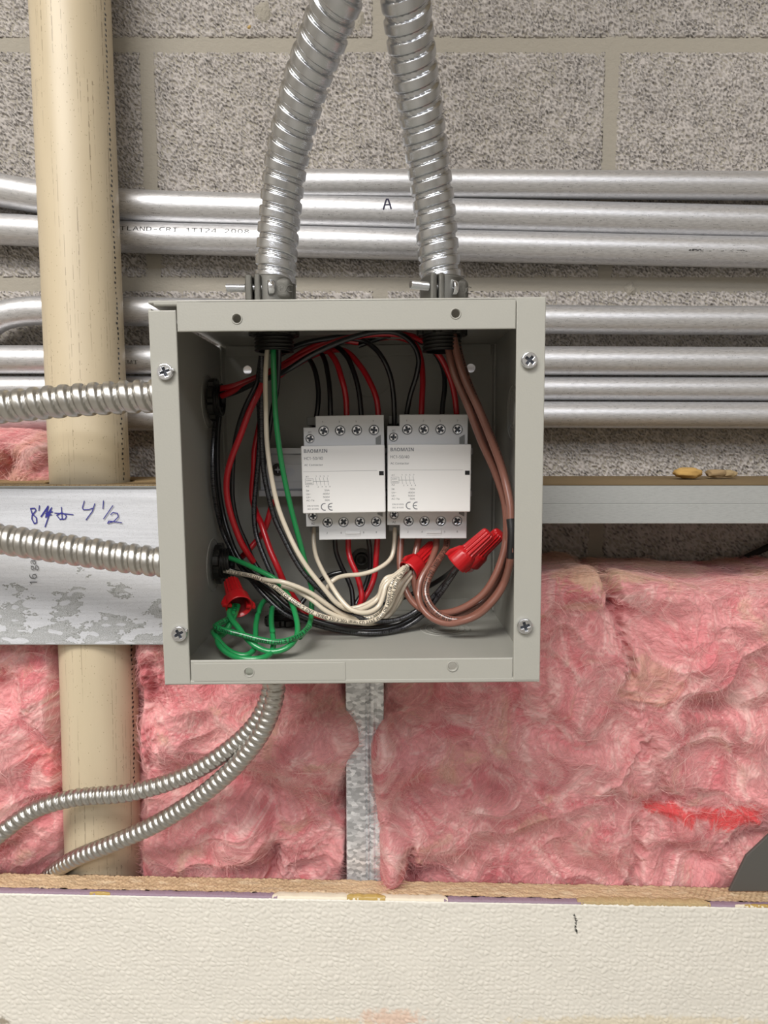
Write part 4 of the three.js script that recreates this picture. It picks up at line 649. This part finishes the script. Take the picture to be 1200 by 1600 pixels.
wr('red', 2.0, [
  ['red wire from the second bottom terminal of the left contactor, curving right as it drops', [[544, 838, -112], [544.5, 860, -112], [548, 876, -110], [556, 894, -108], [563, 917, -106], [565, 935, -104], [558, 952, -104], [530, 960, -104]]],
  ['red wire from the last bottom terminal of the left contactor, curving left as it drops', [[590, 838, -112], [588, 868, -112], [586, 896, -112], [580, 916, -110], [570, 934, -108], [556, 952, -106], [520, 962, -106]]],
  ['dark red wire low in the corner behind the white bundle', [[446, 914, -98], [456, 930, -100], [468, 950, -102], [484, 962, -104], [520, 966, -108]]],
]);
wr('white', 1.55, [
  ['long white wire from the left upright flex running down to the bundle', [[421, 524, -74], [418, 545, -72], [415, 585, -70], [415.5, 640, -72], [417, 690, -74], [423, 738, -74], [434, 790, -72], [450, 832, -70], [467, 866, -68], [484, 892, -68], [505, 918, -68], [528, 944, -70], [552, 954, -76], [574, 948, -82], [590, 936, -86], [597, 920, -86], [604, 908, -86], [614, 903, -88], [628, 892, -92], [640, 880, -98]]],
  ['white wire from the lower coil terminal of the left contactor', [[491, 824, -112], [490, 842, -110], [493, 866, -104], [502, 888, -94], [516, 912, -80], [532, 936, -72], [550, 953, -68], [574, 957, -70], [591, 948, -74], [599, 930, -76], [603, 915, -78], [611, 907, -80], [622, 902, -84], [634, 890, -92]]],
  ['white wire from the right contactor\'s lower coil terminal, crossing left below the left contactor', [[617, 824, -112], [616, 850, -110], [611, 872, -106], [592, 888, -100], [566, 897, -96], [540, 899.5, -92], [525, 904, -88], [514, 914, -86], [508, 928, -86], [516, 948, -88]]],
  ['white wire with black print crossing low from the left bushing to the bundle', [[340, 890, -102], [372, 896, -92], [400, 902, -80], [425, 914, -72], [455, 937, -64], [482, 954, -61], [510, 965, -62], [545, 971, -66], [575, 972, -70], [596, 962, -74], [606, 942, -76], [609, 924, -78], [614, 908, -80], [624, 899, -84], [637, 888, -92]], W.whitePrint],
  ['plain white wire arching over the green one, upper of the low crossing whites', [[400, 903, -84], [421, 907, -72], [440, 909, -68], [462, 916, -68], [486, 927, -70], [512, 945, -73], [540, 962, -77], [572, 968, -82], [594, 962, -86], [609, 948, -88], [618, 928, -88], [628, 910, -90], [642, 893, -96]]],
  ['lower plain white wire between the arching white and the printed white', [[440, 916, -76], [460, 922, -74], [484, 935, -72], [510, 955, -72], [545, 969, -76], [582, 974, -84], [608, 960, -90], [624, 932, -92], [634, 912, -94], [646, 896, -98]]],
  ['printed white wire climbing on the right of the bundle into the hidden red wire nut', [[545, 964, -80], [580, 965, -80], [600, 952, -79], [613, 932, -78], [617, 916, -78], [623, 904, -81], [637, 884, -92]], W.whitePrint],
  ['thin white wire at the right edge of the white bundle', [[560, 974, -92], [596, 970, -94], [618, 950, -97], [634, 922, -99], [648, 898, -101]]],
  ['white wire laid behind the bundle, just above the printed one', [[540, 952, -94], [562, 948, -94], [580, 940, -93], [592, 930, -92], [597, 914, -90], [604, 903, -90], [616, 899, -92], [632, 886, -96]]],
]);
wr('green', 1.75, [
  ['long green wire from the left upright flex running down beside the white wire', [[427, 524, -74], [427, 545, -70], [428, 590, -70], [430, 640, -72], [435, 690, -74], [443, 740, -78], [455, 795, -82], [468, 845, -84], [476, 875, -84], [482, 900, -84], [487, 920, -84], [487, 945, -82], [486, 966, -74], [480, 982, -60], [468, 996, -48]]],
  ['green wire leaving the lower left bushing and arching down to the front loop', [[342, 868, -102], [362, 873, -96], [385, 882, -90], [408, 893, -84], [430, 905, -80], [444, 920, -76], [454, 938, -70], [462, 962, -60], [465, 980, -52], [463, 995, -44], [455, 1007, -38], [440, 1016, -35], [420, 1018, -35], [400, 1010, -36], [385, 997, -40], [372, 980, -46], [361, 966, -52], [358, 956, -58], [364, 946, -66]]],
  ['green wire with large black print curving along the front of the green loops', [[484, 978, -52], [472, 990, -44], [455, 999, -38], [432, 1003, -35], [405, 999, -35], [375, 991, -36], [348, 984, -38], [336, 979, -42], [345, 973, -48], [358, 966, -54], [367, 955, -60], [368, 946, -66]], W.greenPrint],
  ['green wire standing up behind the loops, left of the pair from the floor bushing', [[440, 962, -112], [428, 942, -104], [415, 938, -92], [406, 950, -76], [400, 975, -60], [399, 1000, -46], [396, 1016, -38], [384, 1024, -34], [366, 1021, -34], [350, 1010, -38], [338, 995, -42], [333, 986, -48], [342, 988, -54], [356, 978, -58], [362, 962, -60], [370, 946, -68]]],
  ['green wire standing up behind the loops, right of the pair from the floor bushing', [[444, 962, -110], [434, 948, -100], [426, 950, -84], [424, 970, -66], [426, 990, -50], [427, 1010, -40], [422, 1022, -33], [405, 1029, -30], [380, 1029, -30], [358, 1022, -32], [344, 1010, -36], [340, 998, -42], [350, 990, -48], [362, 972, -54], [372, 946, -66]]],
]);
// brown wires from the right upright flex to the bottom terminals of the right contactor
wr('brown', 2.35, [
  ['innermost brown wire of the loop, entering the right contactor\'s first bottom terminal', [[699, 522, -74], [701, 545, -72], [710, 585, -70], [730, 632, -70], [752, 690, -72], [774, 740, -74], [789, 790, -74], [791, 838, -72], [786, 866, -70], [775, 897, -68], [756, 927, -68], [731, 946, -70], [706, 956, -74], [680, 958, -80], [655, 949, -86], [640, 934, -92], [630, 910, -98], [625, 880, -104], [627, 838, -110]]],
  ['brown wire second in the loop, entering the right contactor\'s second bottom terminal', [[704, 522, -80], [707, 550, -78], [718, 590, -76], [738, 638, -76], [760, 694, -78], [780, 744, -80], [793, 796, -80], [793, 846, -78], [787, 884, -76], [773, 916, -76], [756, 938, -76], [734, 953, -76], [708, 962, -80], [680, 962, -86], [660, 948, -92], [650, 922, -96], [647, 895, -98], [649, 868, -104], [655, 838, -110]]],
  ['outermost brown wire of the loop, with a black taped length near the right wall', [[708, 522, -68], [714, 552, -66], [726, 592, -64], [748, 640, -64], [769, 692, -66], [786, 740, -66], [797, 790, -60], [798, 811, -58], [800, 834, -56], [798, 872, -56], [789, 908, -62], [778, 929, -62], [762, 948, -62], [746, 961, -64], [724, 970, -66], [700, 974, -70], [676, 966, -76], [660, 950, -82], [654, 930, -88], [658, 905, -92], [672, 880, -98], [681, 855, -106], [682, 838, -110]]],
  ['printed brown wire ending at the last bottom terminal of the right contactor', [[712, 522, -74], [718, 554, -74], [732, 598, -72], [752, 646, -72], [772, 694, -72], [788, 742, -72], [798, 792, -74], [799, 845, -74], [795, 886, -72], [786, 912, -70], [772, 934, -68], [752, 954, -68], [728, 967, -68], [704, 968, -70], [682, 957, -74], [669, 940, -78], [665, 922, -82], [672, 898, -88], [686, 874, -96], [697, 855, -106], [699, 838, -110]], W.brownPrint],
]);
{
  const p = [[798, 811, -58], [800, 834, -56], [798, 872, -56]].map(([x, y, z]) => atM(x, y, z));
  const t = scene.children.find((o) => (o.userData.label || '').startsWith('outermost brown')); partW(t, 'tape_band', sweep(p, 2.75 * mm, 30, 14), W.tape, 'black tape wrapped round the brown wire');
}

// ---------------------------------------------------------------- wire nuts
function wireNut(label, mouth, tip, roll, size = 1) {
  const a = atM(...mouth), b = atM(...tip), t = thing('wire_nut', label, 'wire connector', a), L = a.distanceTo(b) / mm;
  t.quaternion.setFromUnitVectors(new THREE.Vector3(0, 1, 0), b.clone().sub(a).normalize()); t.rotateY(roll);
  const prof = [[6.2, 2.5], [7.2, 0], [7.9, 0.3], [8, 1.5], [7.4, 9], [6.4, 10.6], [5.4, 11.4], [5.2, 13], [4.6, L - 2], [4, L - 0.6], [2.6, L], [0, L]].map(([r, y]) => [r * size, y]);
  const g = lathe(prof, 96), p = g.attributes.position;
  for (let i = 0; i < p.count; i++) { const x = p.getX(i), y = p.getY(i), z = p.getZ(i), k = y > 0.0108 && y < (L - 0.5) * mm ? 1 + 0.075 * (Math.cos(Math.atan2(z, x) * 14) > 0 ? 1 : -1) : 1 + (y > 0.002 && y < 0.009 ? 0.012 * (Math.cos(Math.atan2(z, x) * 12) > 0.4 ? -1 : 0.6) : 0); p.setXYZ(i, x * k, y, z * k); }
  g.computeVertexNormals(); part(t, 'cap', g, M.nut);
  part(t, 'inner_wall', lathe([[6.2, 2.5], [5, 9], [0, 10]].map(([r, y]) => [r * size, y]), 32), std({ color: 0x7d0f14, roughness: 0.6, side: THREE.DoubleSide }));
  for (const s of [-1, 1]) part(t, 'wing', extrude([[4.5 * s, 0.6], [10 * s, 0.4], [10.4 * s, 4], [7.4 * s, 10.5], [5 * s, 12.5]].map(([x, y]) => [x * size, y]), 2.6, [], 0.7).translate(0, 0, 1.3 * mm), M.nut);
  return t;
}
wireNut('red wire nut low in the left corner with green wires twisted into its open mouth', [374, 949, -60], [361, 908, -84], 0.6, 1.05);
wireNut('bright red wire nut beside the brown loop with black wires running into it', [711, 881, -66], [766, 832, -63], 0.25, 0.97);
wireNut('shadowed red wire nut half hidden behind the bright red one on the right', [735, 877, -98], [782, 832, -84], 0.4, 0.95);
wireNut('red wire nut behind the brown wires where the white bundle ends', [638, 893, -96], [679, 852, -112], 0.7);

// ---------------------------------------------------------------- small things
{
  const [hx, hy] = [atM(565, 874, -148), 0]; const t = thing('screw', 'round dark screw in the back of the box between two red wires', 'screw', hx);
  part(t, 'washer', lathe([[3.6, -2], [8.2, -2], [8.2, -0.9], [3.6, -0.9]], 36).rotateX(Math.PI / 2), M.thread); part(t, 'head', lathe([[0, 0.4], [2.6, 0.6], [3, 2.6], [4.8, 2.2], [5.3, 0.8], [5.3, -1.6], [0, -1.6]], 32).rotateX(Math.PI / 2), M.thread);
}
function pebble(label, px, py, z, rx, ry, rz, seed, hex) {
  const g = mergeVertices(strip(new THREE.IcosahedronGeometry(1, 4)).deleteAttribute('uv').deleteAttribute('normal')), p = g.attributes.position;
  for (let i = 0; i < p.count; i++) { const x = p.getX(i), y = p.getY(i), q = p.getZ(i), k = 1 + 0.16 * n3(x * 1.3 + seed * 9, y * 1.3, q * 1.3) + 0.03 * n3b(x * 5, y * 5, q * 5 + seed); const f = (a) => Math.sign(a) * Math.abs(a) ** 0.8; p.setXYZ(i, f(x) * k * rx * mm, f(y) * k * ry * mm, f(q) * k * rz * mm); }
  g.computeVertexNormals(); const c = at(px, py, z); g.translate(c.x * mm, EYE + c.y * mm, z * mm);
  return solo('pebble', label, 'pebble', g, std({ color: hex, roughness: 0.9 }));
}
pebble('largest tan pebble lying on the dusty steel track', 1075, 739, -215, 11, 4.6, 8, 1, 0xb99557);
pebble('brown pebble touching another one on the steel track, left of the two', 1119, 739.5, -222, 8.5, 3.6, 6, 2, 0x9a8360);
pebble('small brown pebble at the right end of the three on the steel track', 1139, 740, -222, 6, 3.2, 5, 3, 0xa18c68);
pebble('pale yellow pebble beside the cream pipe on the channel', 72, 741, -232, 5.5, 5.5, 5, 4, 0xd9b96a);
// dark strap leaning on the blocks and a dark rubber sheet in the bottom corner
wire('dark_strap', 'dark strap slanting across the blocks at the right edge above the pink insulation', std({ color: 0x141415, roughness: 0.7 }), 3, [[1130, 890, -262], [1160, 874, -262], [1210, 850, -262], [1260, 826, -262]]).userData.category = 'strap';
{
  const a = at(1141, 1392, -147), b = at(1206, 1303, -147), m = at(1170, 1342, -147), s = [[a.x, a.y - 1], [m.x - 1.5, m.y + 1.5], [b.x, b.y], [b.x + 40, b.y + 10], [b.x + 60, a.y - 1]];
  solo('rubber_sheet', 'dark grey rubber sheet sticking up at the bottom right corner of the pink insulation', 'sheet', extrude(s, 2.5, [], 0.6).translate(0, EYE, -0.148), std({ color: 0x55534f, roughness: 0.6 }));
}

scene.traverse((o) => { if (o.isMesh) { o.castShadow = true; o.receiveShadow = true; } });
scene.updateMatrixWorld(true);
renderer.render(scene, camera);
